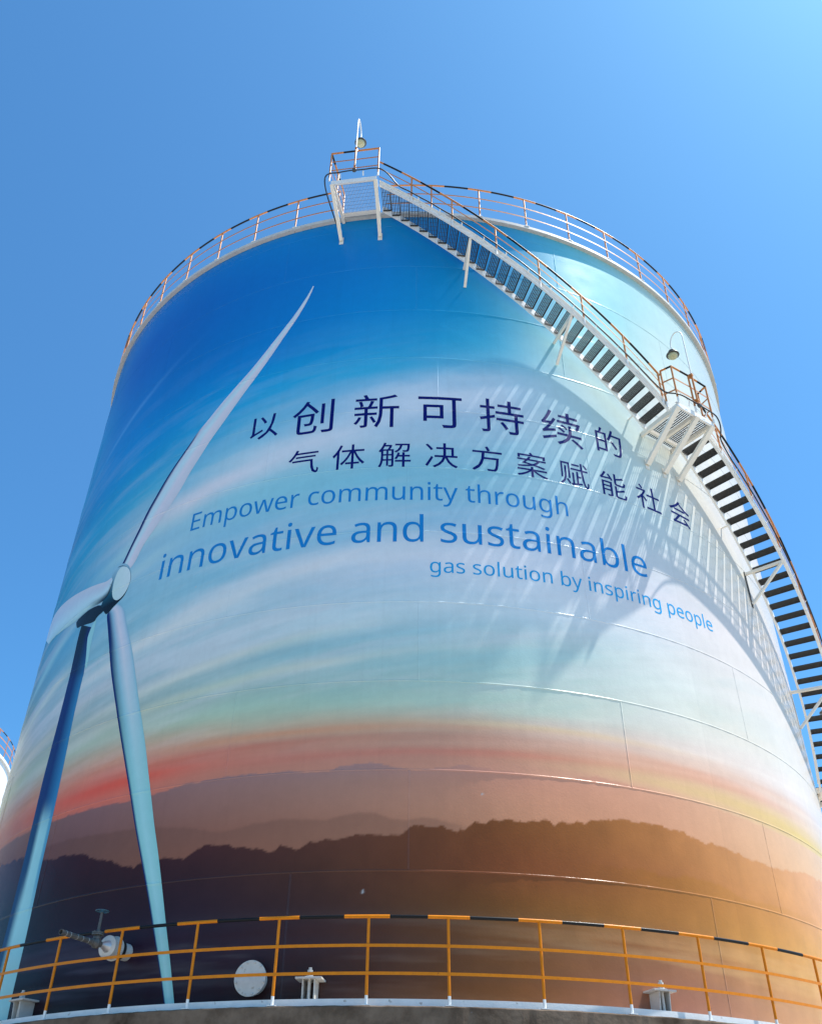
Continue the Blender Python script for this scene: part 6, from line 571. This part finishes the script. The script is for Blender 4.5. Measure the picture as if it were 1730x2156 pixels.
'赋':'441 764 441 701 693 701 693 764;812 791 847 746 879 697 901 654 956 681 933 724 900 771 863 815;194 644 194 373 186 238 143 96 38 -23 54 -37 69 -54 81 -69 196 64 245 221 255 372 255 644;232 139 267 83 299 25 322 -25 377 10 353 58 320 114 285 168;80 783 80 187 136 187 136 714 311 714 311 190 368 190 368 783;724 839 725 757 727 677 730 598 397 598 397 534 732 534 757 223 807 3 886 -80 932 -62 959 0 973 119 955 129 937 142 921 156 917 62 909 6 897 -13 853 58 818 251 796 534 960 534 960 598 794 598 792 676 790 756 790 839;381 17 396 -49 504 -27 627 -2 755 25 750 85 633 63 633 269 725 269 725 334 633 334 633 495 572 495 572 52 496 38 496 433 437 433 437 27',
'能':'383 420 383 334 170 334 170 420;100 484 100 -79 170 -79 170 125 383 125 383 8 380 -5 367 -9 344 -10 308 -9 263 -8 273 -30 282 -55 288 -77 345 -76 389 -73 422 -65 443 -50 454 -26 457 7 457 484;170 275 383 275 383 184 170 184;858 765 791 733 711 701 625 670 625 838 551 838 551 506 561 442 598 410 672 401 844 401 906 414 939 462 954 556 931 563 907 573 888 585 881 511 866 477 837 469 678 469 644 472 629 483 625 507 625 609 724 639 821 673 908 709;870 319 801 282 716 246 625 213 625 373 551 373 551 35 561 -30 599 -62 674 -71 849 -71 914 -57 948 -5 963 99 941 106 916 116 896 128 890 44 874 5 843 -4 681 -4 646 -1 629 10 625 34 625 151 729 182 831 220 919 263;84 553 118 561 211 571 414 586 427 558 437 533 502 563 471 631 425 707 373 780 312 756 337 720 361 682 384 643 164 631 207 688 249 752 287 818 209 842 172 766 132 702 105 664 89 645 73 632 58 625 68 601 77 574',
'社':'159 808 196 764 229 716 253 674 314 712 289 753 254 798 216 841;53 668 53 599 318 599 238 477 137 370 27 288 39 268 51 240 60 215 107 249 154 287 200 331 200 -79 273 -79 273 353 312 308 349 264 378 228 425 290 388 327 334 381 286 428 334 496 377 568 412 642 371 671 358 668;649 843 649 526 430 526 430 454 649 454 649 33 383 33 383 -41 960 -41 960 33 725 33 725 454 938 454 938 526 725 526 725 843',
'会':'157 -58 218 -45 392 -28 781 5 803 -25 822 -53 838 -79 905 -38 846 46 766 138 676 225 613 191 652 153 691 113 728 71 273 36 344 106 412 183 477 264 918 264 918 337 89 337 89 264 375 264 308 180 248 113 207 72 178 46 154 29 131 19 141 -6 150 -35;504 840 388 710 229 592 42 496 62 477 82 453 97 431 154 459 210 489 264 521 264 460 741 460 741 530 277 530 360 588 436 651 503 718 570 655 651 591 741 530 796 497 853 468 910 443 926 466 945 490 963 509 803 580 659 672 546 769 576 809',
}

big = dict(zip('以创新可持续的', (-19.33, -12.6, -4.76, 3.04, 10.79, 18.69, 25.48)))
for ch, t in big.items():
    s_ = .1055 if ch not in '以的' else (.078 if ch == '以' else .082)
    letter_part('painted_character', outlines(GL[ch], R_(t)-.5*s_*.985, 1.381-.38*s_, s_, s_), M['navy'], 'navy Chinese character %s in the upper row' % ch)
for k, ch in enumerate('气体解决方案赋能社会'):
    s_ = .0722; letter_part('painted_character', outlines(GL[ch], R_(-13.35+5.505*k)-.5*s_, 1.2565-.38*s_, s_, s_), M['navy'], 'navy Chinese character %s in the second row' % ch)
words('Empower community through', R_(-27.75)-.0714*.078, 1.1385, .0716, .078, M['blue'], 'blue word')
words('innovative and sustainable', R_(-31.4)-.1047*.063, 1.037, .1047, .1085, M['blue'], 'large blue word')
words('gas solution by inspiring people', R_(1.79)-.0532*.044, .9675, .0532, .0545, M['cyan'], 'small bright blue word')

# --- curb angle, roof, bottom ring
full = [i*1.0 for i in range(-180, 180)]
b = MB(); b.arcbar(full, 1.0002, 1.0105, 2.0600, 2.0610, loop=True); b.arcbar(full, 1.0093, 1.0105, 2.0611, 2.0700, loop=True)
build('curb_angle', b, M['fitwhite'], tank, smooth=True)
b = MB(); prof = [(1.0, 2.0636), (.85, 2.10), (.6, 2.145), (.3, 2.175), (.02, 2.185)]
b.sweep([[pol(t, r, z) for r, z in prof] for t in full[::3]], closed=False, loop=True)
build('roof', b, M['roof'], tank, smooth=True)
b = MB(); b.arcbar(full, 1.0285, 1.030, .2304, .2417, loop=True); b.arcbar(full, 1.0003, 1.0284, .2304, .2316, loop=True)
build('base_ring', b, M['white'], tank, smooth=True)

# ------------------------------------------------------------------ railings
def stripes(ths, posts):
    """0 yellow round every post, 1 black between posts"""
    out = []
    P = np.array(sorted(posts))
    for t in ths:
        k = np.searchsorted(P, t)
        if k == 0 or k == len(P): out.append(0); continue
        f = (t-P[k-1])/(P[k]-P[k-1]); out.append(1 if .25 < f < .75 else 0)
    return out
def post_mesh(h, rr, foot, matc, rect=None):
    b = MB()
    if rect: b.box((0, 0, h/2), X, Y, Zv, rect[0]/2, rect[1]/2, h/2, 0)
    else:
        b.tube([(0, 0, 0), (0, 0, foot)], rr, 10, mi=1); b.tube([(0, 0, foot+.0005), (0, 0, h)], rr*.995, 10, mi=0)
        if foot > .05: b.box((0, 0, .006), X, Y, Zv, .055, .06, .006, 1)
    return b
def ring_rail(name, loc, label, posts, r, zb, zmids, zt_, mats, foot, group=None, rr=.022, tr_=.025, flat=(.006, .041), loop=False, span=None):
    root = empty(name, loc, label, 'railing', group)
    pm = build('post', post_mesh(U*(zt_-zb), rr, foot, None), [mats[0], M['white']], root, smooth=True, local=True)
    first = True
    for t in posts:
        if first: pm.location = pol(t, r, zb)-ORG[root.name]; pm.rotation_euler = (0, 0, R_(t-90)); first = False
        else: place(pm, root, t, r, zb)
    a, b_ = span if span else (posts[0], posts[-1])
    tt = frange(a, b_, .3); mm = stripes([x+.15 for x in tt], posts)
    b = MB(); b.tube([pol(t, r, zt_) for t in tt], tr_, 10, mis=mm)
    build('top_rail', b, [mats[0], M['black']], root, smooth=True)
    for zm in zmids:
        b = MB(); tt2 = frange(a, b_, 1.)
        b.arcbar(tt2, r+.0026, r+.0026+flat[0]/U, zm-flat[1]/U/2, zm+flat[1]/U/2)
        build('mid_rail', b, mats[0], root)
    return root
# lower railing on the foundation's edge
low_posts = [-31.55-7.2*k for k in range(9, 0, -1)]+[-31.55, -24.62, -17.40, -10.42, -3.23, 3.03, 10.33, 17.47, 24.66]+[24.66+7.25*k for k in range(1, 10)]
ring_rail('guard_railing', pol(0, 1.045, .2302), 'yellow railing with black striped top rail round the foot of the painted tank', low_posts, 1.045, .2302, (.3065, .2705), .3457, (M['yellow'],), .13)
# railing round the tank roof, open at the stair head
roof_posts = [2.15+7.2*k for k in range(0, 25)]; roof_posts_l = [-11.9-.0]+[-18.5-7.0*k for k in range(0, 23)]
ring_rail('roof_railing', pol(60, 1.006, 2.07), 'orange railing round the tank roof to the right of the stair head', roof_posts, 1.006, 2.0702, (2.148, 2.108), 2.1905, (M['orange'],), .09, 'railings round the tank roof', span=(-4.6, roof_posts[-1]), tr_=.024, rr=.022)
ring_rail('roof_railing', pol(-60, 1.006, 2.07), 'orange railing round the tank roof to the left of the top platform', sorted(roof_posts_l), 1.006, 2.0702, (2.148, 2.108), 2.1905, (M['orange'],), .09, 'railings round the tank roof', span=(min(roof_posts_l), -11.6), tr_=.024, rr=.022)

# ------------------------------------------------------------------ staircase
SL = .01697; RI, RO = 1.020, 1.091
def zl(t):
    return 2.0636-SL*(t+5) if t <= 31.3 else 1.444-SL*(t-37.5)
stair = empty('spiral_staircase', pol(74, 1.06, .82), 'white steel staircase with grey grating treads winding up round the painted tank', 'staircase')
flights = [(-5.0, 31.3), (37.6, 74.0)]
for a, b_ in flights:
    ro = RO if a < 0 else 1.089
    for nm, r0, r1, fl in (('stringer', RI, RI+.001, -.004), ('stringer', ro, ro+.001, .005)):
        b = MB(); tt = frange(a, b_, 1.)
        b.arcbar(tt, r0, r1, lambda t: zl(t)-.001, lambda t: zl(t)+.019)
        ra, rb = (r1+.00002, r1+fl) if fl > 0 else (r0+fl, r0-.00002)
        b.arcbar(tt, ra, rb, lambda t: zl(t)-.001, lambda t: zl(t)-.0002); b.arcbar(tt, ra, rb, lambda t: zl(t)+.0182, lambda t: zl(t)+.019)
        # tread bolts showing on the web
        if fl > 0:
            for t in frange(a+.8, b_-.8, 1.27):
                for dt in (-.35, .35):
                    o_, ty = frame(t+dt); b.box(pol(t+dt, r1+.0006, zl(t+dt)+.010), o_, ty, Zv, .005, .009, .009)
        build(nm, b, M['white'], stair)
def tread_mesh(wd, dep, nb=6):
    b = MB(); h = .026
    for k in range(nb): b.box((wd/2, -dep/2+.012+(dep-.024)*k/(nb-1), -h/2), X, Y, Zv, wd/2-.012, .0075, h/2)
    for k in range(6): b.box((.06+(wd-.12)*k/5, 0, -.004), X, Y, Zv, .0028, dep/2-.006, .0028)
    b.box((wd/2, dep/2, -.017), X, Y, Zv, wd/2-.008, .008, .026)
    for x in (.006, wd-.006): b.box((x, 0, -.03), X, Y, Zv, .0035, dep/2-.004, .03)
    for y in (-.06, .06): b.box((-.004, y, -.035), X, Y, Zv, .012, .012, .012)
    return b
for a, b_ in flights:
    wd = (RO-RI-.001)*U if a < 0 else (1.089-RI-.001)*U
    tm = build('tread', tread_mesh(wd-.004, .215), M['grate'], stair, local=True); first = True
    n = 28
    for k in range(n):
        t = a+.75+(b_-a-1.3)*k/(n-1)*1.0; r, z = RI+.0012, zl(t)+.0125
        if first: tm.location = pol(t, r, z)-ORG[stair.name]; tm.rotation_euler = (0, 0, R_(t-90)); first = False
        else: place(tm, stair, t, r, z)
# stair handrails: thing > handrail > post, rails
def stair_rail(posts, r, z_off, span, hgt=1.0):
    tt = frange(span[0], span[1], .5)
    b = MB(); b.tube([pol(t, r, z_off(t)+hgt/U) for t in tt], .024, 10, mis=stripes([x+.25 for x in tt], [posts[0]-5.2]+posts+[posts[-1]+5.2]))
    h = build('handrail', b, [M['orange'], M['black']], stair, smooth=True)
    for f in (.66, .33):
        b = MB(); b.arcbar(tt, r+.0022, r+.0027, lambda t: z_off(t)+(hgt*f-.02)/U, lambda t: z_off(t)+(hgt*f+.02)/U); build('mid_rail', b, M['orange'], h)
    for t in posts:
        p0 = pol(t, r, z_off(t)-.02/U); p1 = pol(t, r, z_off(t)+.19/U); p2 = pol(t, r, z_off(t)+hgt/U)
        b = MB(); b.tube([p0, p1], .023, 10, mi=1); b.tube([p1+Zv*.001, p2], .0225, 10, mi=0)
        build('post', b, [M['orange'], M['white']], h, smooth=True)
    return h
stair_rail([-.72, 4.48, 9.93, 15.24, 20.6, 25.94, 30.6], RO+.0036, lambda t: zl(t), (-5., 30.9))
stair_rail([40.26, 45.5, 50.84, 56.1, 61.4, 66.7, 72.], 1.089+.0036, lambda t: zl(t), (37.9, 73.5))
# brackets: horizontal bearer, raking strut and wall plate
def bracket(t, ro, drop=.078, wpl=None, colr='cream'):
    o_, ty = frame(t); b = MB(); z = zl(t)-.0045
    b.beam(pol(t, 1.0005, z), pol(t, ro, z), .06, .065, ty)
    b.beam(pol(t, ro-.002, z-.003), pol(t, 1.002, z-drop), .065, .055, ty)
    br = build('bracket', b, M[colr], stair, bevel=.004)
    if wpl: b = MB(); b.beam(pol(t, 1.0009, z+.006), pol(t, 1.0009, z-drop-.008), .085, .014, ty); build('wall_plate', b, M[wpl], br)
for t, d in ((6.7, .070), (19.0, .074)): bracket(t, RO, d, None)
for t, d, wp in ((50.9, .082, 'grate'), (63.4, .09, 'cream')): bracket(t, 1.090, d, wp)
# small clips tying the inner stringer to the wall
for t in [29.6, 39.6, 46.2]:
    o_, ty = frame(t); b = MB(); b.beam(pol(t, 1.0003, zl(t)+.004), pol(t, RI, zl(t)+.004), .05, .008, ty); build('clip', b, M['white'], stair)

def grating(a, b_, r0, r1, z, pitch, th_):
    """deck grating with radial bearing bars"""
    b = MB(); n = int(R_(b_-a)*U*1.06/pitch)
    o_, ty = frame((a+b_)/2)
    for k in range(n+1):
        t = a+(b_-a)*k/n; o1, t1 = frame(t)
        b.box(pol(t, (r0+r1)/2, z), o1, t1, Zv, (r1-r0)*U/2, th_, .0125)
    m_ = int((r1-r0)*U/.1)
    for k in range(m_+1):
        rr = r0+(r1-r0)*k/m_; p0, p1 = pol(a, rr, z), pol(b_, rr, z); b.beam(p0+Zv*.008, p1+Zv*.008, .005, .005, Zv)
    return b
def landing(a, b_, zb, R1, knees, gm, kw=.085, drop=.085, pit=(.055, .006), mids=True):
    mid_ = (a+b_)/2
    root = build('landing', (lambda b: (b.channel(pol(a, R1, zb+.007), pol(b_, R1, zb+.007), .05, .14, .008, None, -frame(mid_)[0]), b)[1])(MB()), M['white'], stair)
    for t in ((a, mid_, b_) if mids else (a, b_)):
        o_, ty = frame(t); b = MB(); tt = t+(.25 if t == a else (-.25 if t == b_ else 0))
        b.beam(pol(tt, 1.0005, zb+.005), pol(tt, R1-.002, zb+.005), .07, .115, ty); build('beam', b, M['cream'], root, bevel=.003)
    b = MB(); b.beam(pol(a+.4, 1.022, zb+.0045), pol(b_-.4, 1.022, zb+.0045), .06, .085, frame(mid_)[0]); build('beam', b, M['cream'], root)
    for t in knees:
        o_, ty = frame(t); b = MB(); b.beam(pol(t, R1-.001, zb+.002), pol(t, 1.003, zb-drop), kw, .075, ty)
        b.beam(pol(t, 1.0009, zb-drop+.014), pol(t, 1.0009, zb-drop-.012), .11, .012, ty); build('knee_brace', b, M['cream'], root, bevel=.003)
    build('grating', grating(a+.35, b_-.35, 1.003, R1-.004, zb+.0125, *pit), gm, root)
    return root
def straight_rail(root, P, hgt, posts_at=(0, 1), stripe_n=3, foot=.12):
    """railing along a polyline of floor points"""
    b = MB(); pts = []; mm = []
    for i in range(len(P)-1):
        n = max(2, int((P[i+1]-P[i]).length/.28))
        for k in range(n): pts.append(P[i].lerp(P[i+1], k/n)+Zv*hgt); mm.append(1 if (k % stripe_n == 1) else 0)
    pts.append(P[-1]+Zv*hgt); mm.append(0)
    # split at corners so that the mitres stay clean
    s = 0; k0 = 0
    for i in range(len(P)-1):
        n = max(2, int((P[i+1]-P[i]).length/.28)); seg = pts[k0:k0+n+1]; b.tube(seg, .024, 10, mis=mm[k0:k0+n+1]); k0 += n
    h = build('handrail', b, [M['orange'], M['black']], root, smooth=True)
    for f in (.66, .33):
        b = MB()
        for i in range(len(P)-1): b.beam(P[i]+Zv*hgt*f, P[i+1]+Zv*hgt*f, .006, .04, (P[i+1]-P[i]).cross(Zv))
        build('mid_rail', b, M['orange'], root)
    for p in P:
        b = MB(); b.tube([p-Zv*.06, p+Zv*foot], .023, 10, mi=1); b.tube([p+Zv*(foot+.001), p+Zv*hgt], .0225, 10, mi=0)
        build('post', b, [M['orange'], M['white']], root, smooth=True)
# top platform, level with the roof
topl = landing(-11.1, -5.2, 2.054, 1.118, (-11.0, -5.3), M['galv'], drop=.073, pit=(.036, .0025), mids=False)
RP = 1.1215
straight_rail(topl, [pol(-11.2, 1.0, 2.072), pol(-11.25, 1.06, 2.072), pol(-11.3, RP, 2.072), pol(-5.0, RP, 2.072)], 1.12, foot=.05)
# half-way landing
midl = landing(31.3, 37.5, 1.443, 1.119, (31.5, 34.6, 37.3), M['grate'], kw=.125)
straight_rail(midl, [pol(31.0, RO+.006, 1.458), pol(31.5, RP, 1.458), pol(34.3, RP, 1.458), pol(37.4, RP, 1.458), pol(37.7, RO+.004, 1.458)], 1.1)
# lower landing, mostly past the photograph's edge
lowl = landing(74.0, 80.2, .823, 1.119, (74.2, 77.1, 80.0), M['grate'], kw=.125)
straight_rail(lowl, [pol(73.8, 1.092, .838), pol(74.2, RP, .838), pol(80.1, RP, .838)], 1.1)

# ------------------------------------------------------------------ lamps
def lamp(th, zb, label, top=2.72, reach=.40, first=None):
    root = empty('gooseneck_lamp', pol(th, RP+.006, zb), label, 'lamp', 'gooseneck lamps on the stair landings', R_(th-90))
    pts = [(0, 0, 1.05), (0, 0, top-.32)]+[(-reach/2+reach/2*math.cos(a), 0, top-.32+.30*math.sin(a)) for a in np.linspace(.15, math.pi*.97, 12)]+[(-reach, 0, top-.45)]
    b = MB(); b.tube([(0, 0, .12), (0, 0, 1.15)], .024, 10, mi=1); b.tube(pts, .0165, 10, mi=0)
    build('pole', b, [M['white'], M['orange']], root, smooth=True, local=True)
    b = MB()
    for z in (.30, 1.10): b.beam((-.06, 0, z), (0.03, 0, z), .05, .06, Y); b.tube([(-.05, 0, z-.05), (-.05, 0, z+.05)], .032, 10)
    build('clamp', b, M['orange'], root, local=True)
    h = top-.45
    b = MB(); b.lathe((-reach, 0, h), (0, 0, -1), [(.02, -.01), (.035, .02), (.085, .05), (.095, .075), (.085, .08), (.088, .12), (.095, .125), (.155, .175), (.158, .185), (.14, .19)], 24)
    hd = build('lamp_shade', b, M['lampcap'], root, smooth=True, local=True)
    b = MB(); b.lathe((-reach, 0, h-.187), (0, 0, -1), [(.112, 0), (.116, .03), (.104, .062), (.07, .085), (.01, .092)], 24)
    build('lamp_glass', b, M['glass'], root, smooth=True, local=True)
    b = MB(); b.lathe((.03, 0, .12), (1, 0, 0), [(.01, -.05), (.05, -.04), (.055, 0), (.04, .03), (.01, .035)], 14); build('junction_box', b, M['lampcap'], root, smooth=True, local=True)
    return root
lamp(-8.0, 2.072, 'gooseneck lamp against the open sky above the top platform', 2.68, .42)
lamp(34.6, 1.458, 'gooseneck lamp in front of the pale tank wall over the half-way landing', 2.72, .37)
lamp(77.0, .838, 'gooseneck lamp seen through the lowest treads at the right edge', 2.6, .45)

# ------------------------------------------------------------------ electric cable along the stair
cp = []
cp += [pol(-11.0, 1.012, 1.985), pol(-11.35, 1.03, 2.01), pol(-11.75, 1.09, 2.035), pol(-11.85, 1.12, 2.055), pol(-11.75, 1.127, 2.078), pol(-11.2, 1.128, 2.087)]
cp += [pol(t, 1.128, 2.086+.001*math.sin(t*2)) for t in frange(-10.2, -5.6, 1)]
cp += [pol(-4.6, 1.127, 2.083), pol(-3.6, 1.120, 2.067), pol(-2.4, 1.104, 2.043)]
cp += [pol(t, 1.101, zl(t)+.0275-.0012*math.sin((t+1)*1.15)**2) for t in frange(-1.2, 29, .6)]
cp += [pol(30.3, 1.108, 1.486), pol(31.2, 1.122, 1.478), pol(32, 1.127, 1.476)]+[pol(t, 1.128, 1.474) for t in frange(33, 36.5, .7)]
cp += [pol(37.6, 1.128, 1.472), pol(38.4, 1.124, 1.462), pol(38.7, 1.119, 1.445), pol(39.1, 1.110, 1.434), pol(39.9, 1.104, 1.426)]
cp += [pol(t, 1.0995, zl(t)+.0275-.0012*math.sin((t+1)*1.15)**2) for t in frange(41.5, 73, .6)]
# Catmull-Rom smoothing
sp = []
for i in range(len(cp)-1):
    p0, p1, p2, p3 = cp[max(0, i-1)], cp[i], cp[i+1], cp[min(len(cp)-1, i+2)]
    for k in range(3):
        t = k/3; sp.append(.5*((2*p1)+(p2-p0)*t+(2*p0-5*p1+4*p2-p3)*t*t+(3*p1-p0-3*p2+p3)*t**3))
b = MB(); b.tube(sp, .017, 8)
cable = empty('electric_cable', pol(41.5, 1.107, zl(41.5)), 'black electric cable clipped along the outer side of the staircase', 'cable')
build('cable_sheath', b, M['cable'], cable, smooth=True)
for t in list(np.arange(.2, 30, 2.72))+list(np.arange(42.5, 73, 2.72)):
    o_, ty = frame(t); r = 1.0975 if t < 35 else 1.0955
    b = MB(); b.beam(pol(t, r-.004, zl(t)+.0185), pol(t, r+.004, zl(t)+.0255), .028, .004, ty); b.beam(pol(t, r-.0035, zl(t)+.012), pol(t, r-.0035, zl(t)+.019), .028, .004, ty); build('clip', b, M['white'], cable)
for t, z, r in ((-9.9, 2.070, 1.121), (-6.9, 2.070, 1.121), (33.2, 1.459, 1.121), (36.1, 1.459, 1.121)):
    o_, ty = frame(t); b = MB(); b.beam(pol(t, r, z), pol(t, r+.004, z+.014), .035, .006, ty); build('clip', b, M['white'], cable)

# ------------------------------------------------------------------ foot of the tank: manhole, anchor chairs, drain valve
o_, ty = frame(-13.0); pc = pol(-13.0, 1.0, .2725)
mh = empty('manhole', pc, 'round white bolted manhole cover low on the tank between two railing posts', 'manhole')
b = MB(); b.lathe(pc, o_, [(.20, 0), (.20, .13), (.235, .131), (.235, .155)], 48); build('neck', b, M['fitwhite'], mh, smooth=True)
b = MB(); b.lathe(pc+o_*.1555, o_, [(.02, 0), (.238, 0), (.24, .003), (.24, .02), (.237, .023), (.01, .0235)], 64); cv = build('cover', b, M['fitwhite'], mh, smooth=True)
for k in range(12):
    a = 2*math.pi*(k+.5)/12; c = pc+o_*.179+ty*(.212*math.cos(a))+Zv*(.212*math.sin(a)); b = MB(); b.lathe(c, o_, [(.015, 0), (.015, .012), (.008, .016)], 6); build('bolt', b, M['fitwhite'], cv)

def chair_parts(root):
    b = MB(); b.box((.150, 0, .375), X, Y, Zv, .15, .19, .0125); b.box((.20, 0, .395), X, Y, Zv, .055, .06, .007); build('top_plate', b, M['fitwhite'], root, local=True, bevel=.002)
    for y in (-.085, .085):
        b = MB(); b.add([(.005, y-.008, .0), (.23, y-.008, .0), (.27, y-.008, .36), (.005, y-.008, .36), (.005, y+.008, .0), (.23, y+.008, .0), (.27, y+.008, .36), (.005, y+.008, .36)],
                        [(0, 1, 2, 3), (4, 7, 6, 5), (0, 4, 5, 1), (1, 5, 6, 2), (2, 6, 7, 3), (3, 7, 4, 0)]); build('gusset', b, M['fitwhite'], root, local=True)
    b = MB(); b.tube([(.20, 0, 0), (.20, 0, .52)], .024, 12); b.lathe((.20, 0, .403), Zv, [(.047, 0), (.047, .05), (.02, .055)], 6); b.lathe((.20, 0, .459), Zv, [(.04, 0), (.04, .03), (.02, .034)], 6); build('anchor_bolt', b, M['fitwhite'], root, local=True, smooth=True)
lab = {-66.3: 'white anchor chair far round the left side of the tank foot', -37.1: 'white anchor chair in the bottom left corner below the painted turbine tower', -7.95: 'white anchor chair with bolt just right of the round manhole cover',
       21.3: 'white anchor chair standing in sunlight at the right of the tank foot', 50.5: 'white anchor chair beyond the right edge of the photograph'}
ch0 = None
for t, l in lab.items():
    if ch0 is None:
        ch0 = empty('anchor_chair', pol(t, 1.0, .2316), l, 'anchor chair', 'anchor chairs round the tank foot', R_(t-90)); chair_parts(ch0)
    else:
        c = ch0.copy(); C.objects.link(c); c.location = pol(t, 1.0, .2316); c.rotation_euler = (0, 0, R_(t-90)); c['label'] = l
        for q in list(ch0.children): q2 = q.copy(); C.objects.link(q2); q2.parent = c
# drain valve
tv = -26.0; zv = .3235
dv = empty('drain_valve', pol(tv, 1.0, zv), 'grey pipe with a blue handwheel valve on a white insulated nozzle, low on the left', 'valve', None, R_(tv-90)); dv.scale = (.95, .88, .88)
b = MB(); b.lathe((0, 0, 0), X, [(.14, -.02), (.14, .17), (.15, .172), (.15, .18)], 36); b.lathe((0, 0, 0), X, [(.185, .27), (.19, .271), (.2, .30), (.2, .315), (.182, .317), (.182, .47), (.175, .475), (.06, .478)], 40)
build('nozzle', b, M['fitwhite'], dv, local=True, smooth=True)
b = MB(); b.lathe((0, 0, 0), X, [(.155, .181), (.172, .185), (.172, .205), (.155, .21), (.155, .225), (.172, .23), (.172, .25), (.15, .268)], 36); build('gasket', b, M['cable'], dv, local=True, smooth=True)
b = MB(); b.lathe((0, 0, 0), X, [(.10, .479), (.085, .50), (.045, .60), (.04, .63)], 24); build('cone', b, M['silver'], dv, local=True, smooth=True)
b = MB(); b.lathe((0, 0, 0), X, [(.05, .631), (.055, .66), (.085, .70), (.088, .75), (.06, .79), (.05, .82), (.058, .83), (.058, .85), (.048, .86)], 20)
b.lathe((.73, 0, 0), Zv, [(.06, .04), (.065, .10), (.055, .12), (.098, .122), (.098, .145), (.088, .147), (.098, .150), (.098, .172), (.035, .18), (.03, .21)], 20)
for k in range(6): a = k*math.pi/3; b.lathe((.73+.08*math.cos(a), .08*math.sin(a), .172), Zv, [(.011, 0), (.011, .014), (.004, .016)], 6)
vb = build('valve_body', b, M['fit'], dv, local=True, smooth=True)
b = MB(); b.tube([(.73, 0, .20), (.73, 0, .50)], [.026, .022], 12); build('stem', b, M['fit'], dv, local=True, smooth=True)
b = MB(); b.tube([(.73+.105*math.cos(a), .105*math.sin(a), .515) for a in np.linspace(0, 2*math.pi, 29)[:-1]], .010, 8, loop=True)
for k in range(5): a = k*2*math.pi/5; b.tube([(.73, 0, .505), (.73+.10*math.cos(a), .10*math.sin(a), .515)], .0065, 6)
b.lathe((.73, 0, .49), Zv, [(.03, 0), (.03, .04), (.01, .045)], 12); build('handwheel', b, M['wheel'], dv, local=True, smooth=True)
b = MB(); n = 24; rg = []
for x, r in ((.861, .043), (1.52, .043), (1.52, .037), (1.30, .037)): rg.append([(x, r*math.cos(2*math.pi*q/n), r*math.sin(2*math.pi*q/n)) for q in range(n)])
b.sweep(rg, cap=False); pp = build('pipe', b, M['fit'], dv, local=True, smooth=True)
b = MB()
for x in (.93, 1.06, 1.18, 1.33, 1.42): b.lathe((0, 0, 0), X, [(.0432, x-.002), (.0440, x-.001), (.0440, x+.001), (.0432, x+.002)], 24)
build('paint_ring', b, M['tankwhite'], pp, local=True, smooth=True)

# ------------------------------------------------------------------ neighbouring white tank
TX, TY = -33.2, 50.5
t2 = empty('white_tank', (TX, TY, 0), 'plain white storage tank at the left edge behind the painted tank', 'tank')
def ring2(prof, name, m, sm=True):
    b = MB(); b.sweep([[(TX+r*math.cos(a), TY+r*math.sin(a), z) for r, z in prof] for a in np.linspace(0, 2*math.pi, 181)[:-1]], closed=False, loop=True); return build(name, b, m, t2, smooth=sm)
zr = EYE+20.6
ring2([(10, 0), (10, zr)], 'shell', M['tankwhite']); ring2([(10.001, zr-.16), (10.12, zr-.16), (10.12, zr-.02), (10.001, zr-.02)], 'curb_angle', M['tankwhite'])
ring2([(10, zr-.02), (8, zr+.5), (4, zr+1), (.05, zr+1.2)], 'roof', M['tankwhite'])
b = MB()
for k in range(1, 12): b.sweep([[(TX+r*math.cos(a), TY+r*math.sin(a), z) for r, z in ((10, 1.9+1.6*k+.02), (10.008, 1.9+1.6*k), (10, 1.9+1.6*k-.02))] for a in np.linspace(0, 2*math.pi, 181)[:-1]], closed=False, loop=True)
build('weld_seam', b, M['tankwhite'], t2, smooth=True)
rr2 = empty('roof_railing', (TX, TY-10, zr), 'orange railing on the roof of the plain white tank at the left edge', 'railing', 'railings round the tank roof')
n2 = 50
pm = build('post', post_mesh(1.2, .024, .09, None), [M['orange'], M['white']], rr2, local=True, smooth=True)
for k in range(n2):
    a = 2*math.pi*k/n2+.05; p = Vector((TX+10.05*math.cos(a), TY+10.05*math.sin(a), zr-.02))-ORG[rr2.name]
    q = pm if k == 0 else pm.copy()
    if k: C.objects.link(q); q.parent = rr2
    q.location = p
aa = np.linspace(.05, 2*math.pi+.05, n2*4+1)[:-1]
b = MB(); b.tube([(TX+10.05*math.cos(a), TY+10.05*math.sin(a), zr+1.19) for a in aa], .028, 8, mis=[1 if i % 4 in (1, 2) else 0 for i in range(len(aa))], loop=True); build('top_rail', b, [M['orange'], M['black']], rr2, smooth=True)
for h_ in (.8, .4):
    b = MB(); b.sweep([[(TX+r*math.cos(a), TY+r*math.sin(a), zr+h_+d) for r, d in ((10.07, -.025), (10.08, -.025), (10.08, .025), (10.07, .025))] for a in aa], loop=True); build('mid_rail', b, M['orange'], rr2)
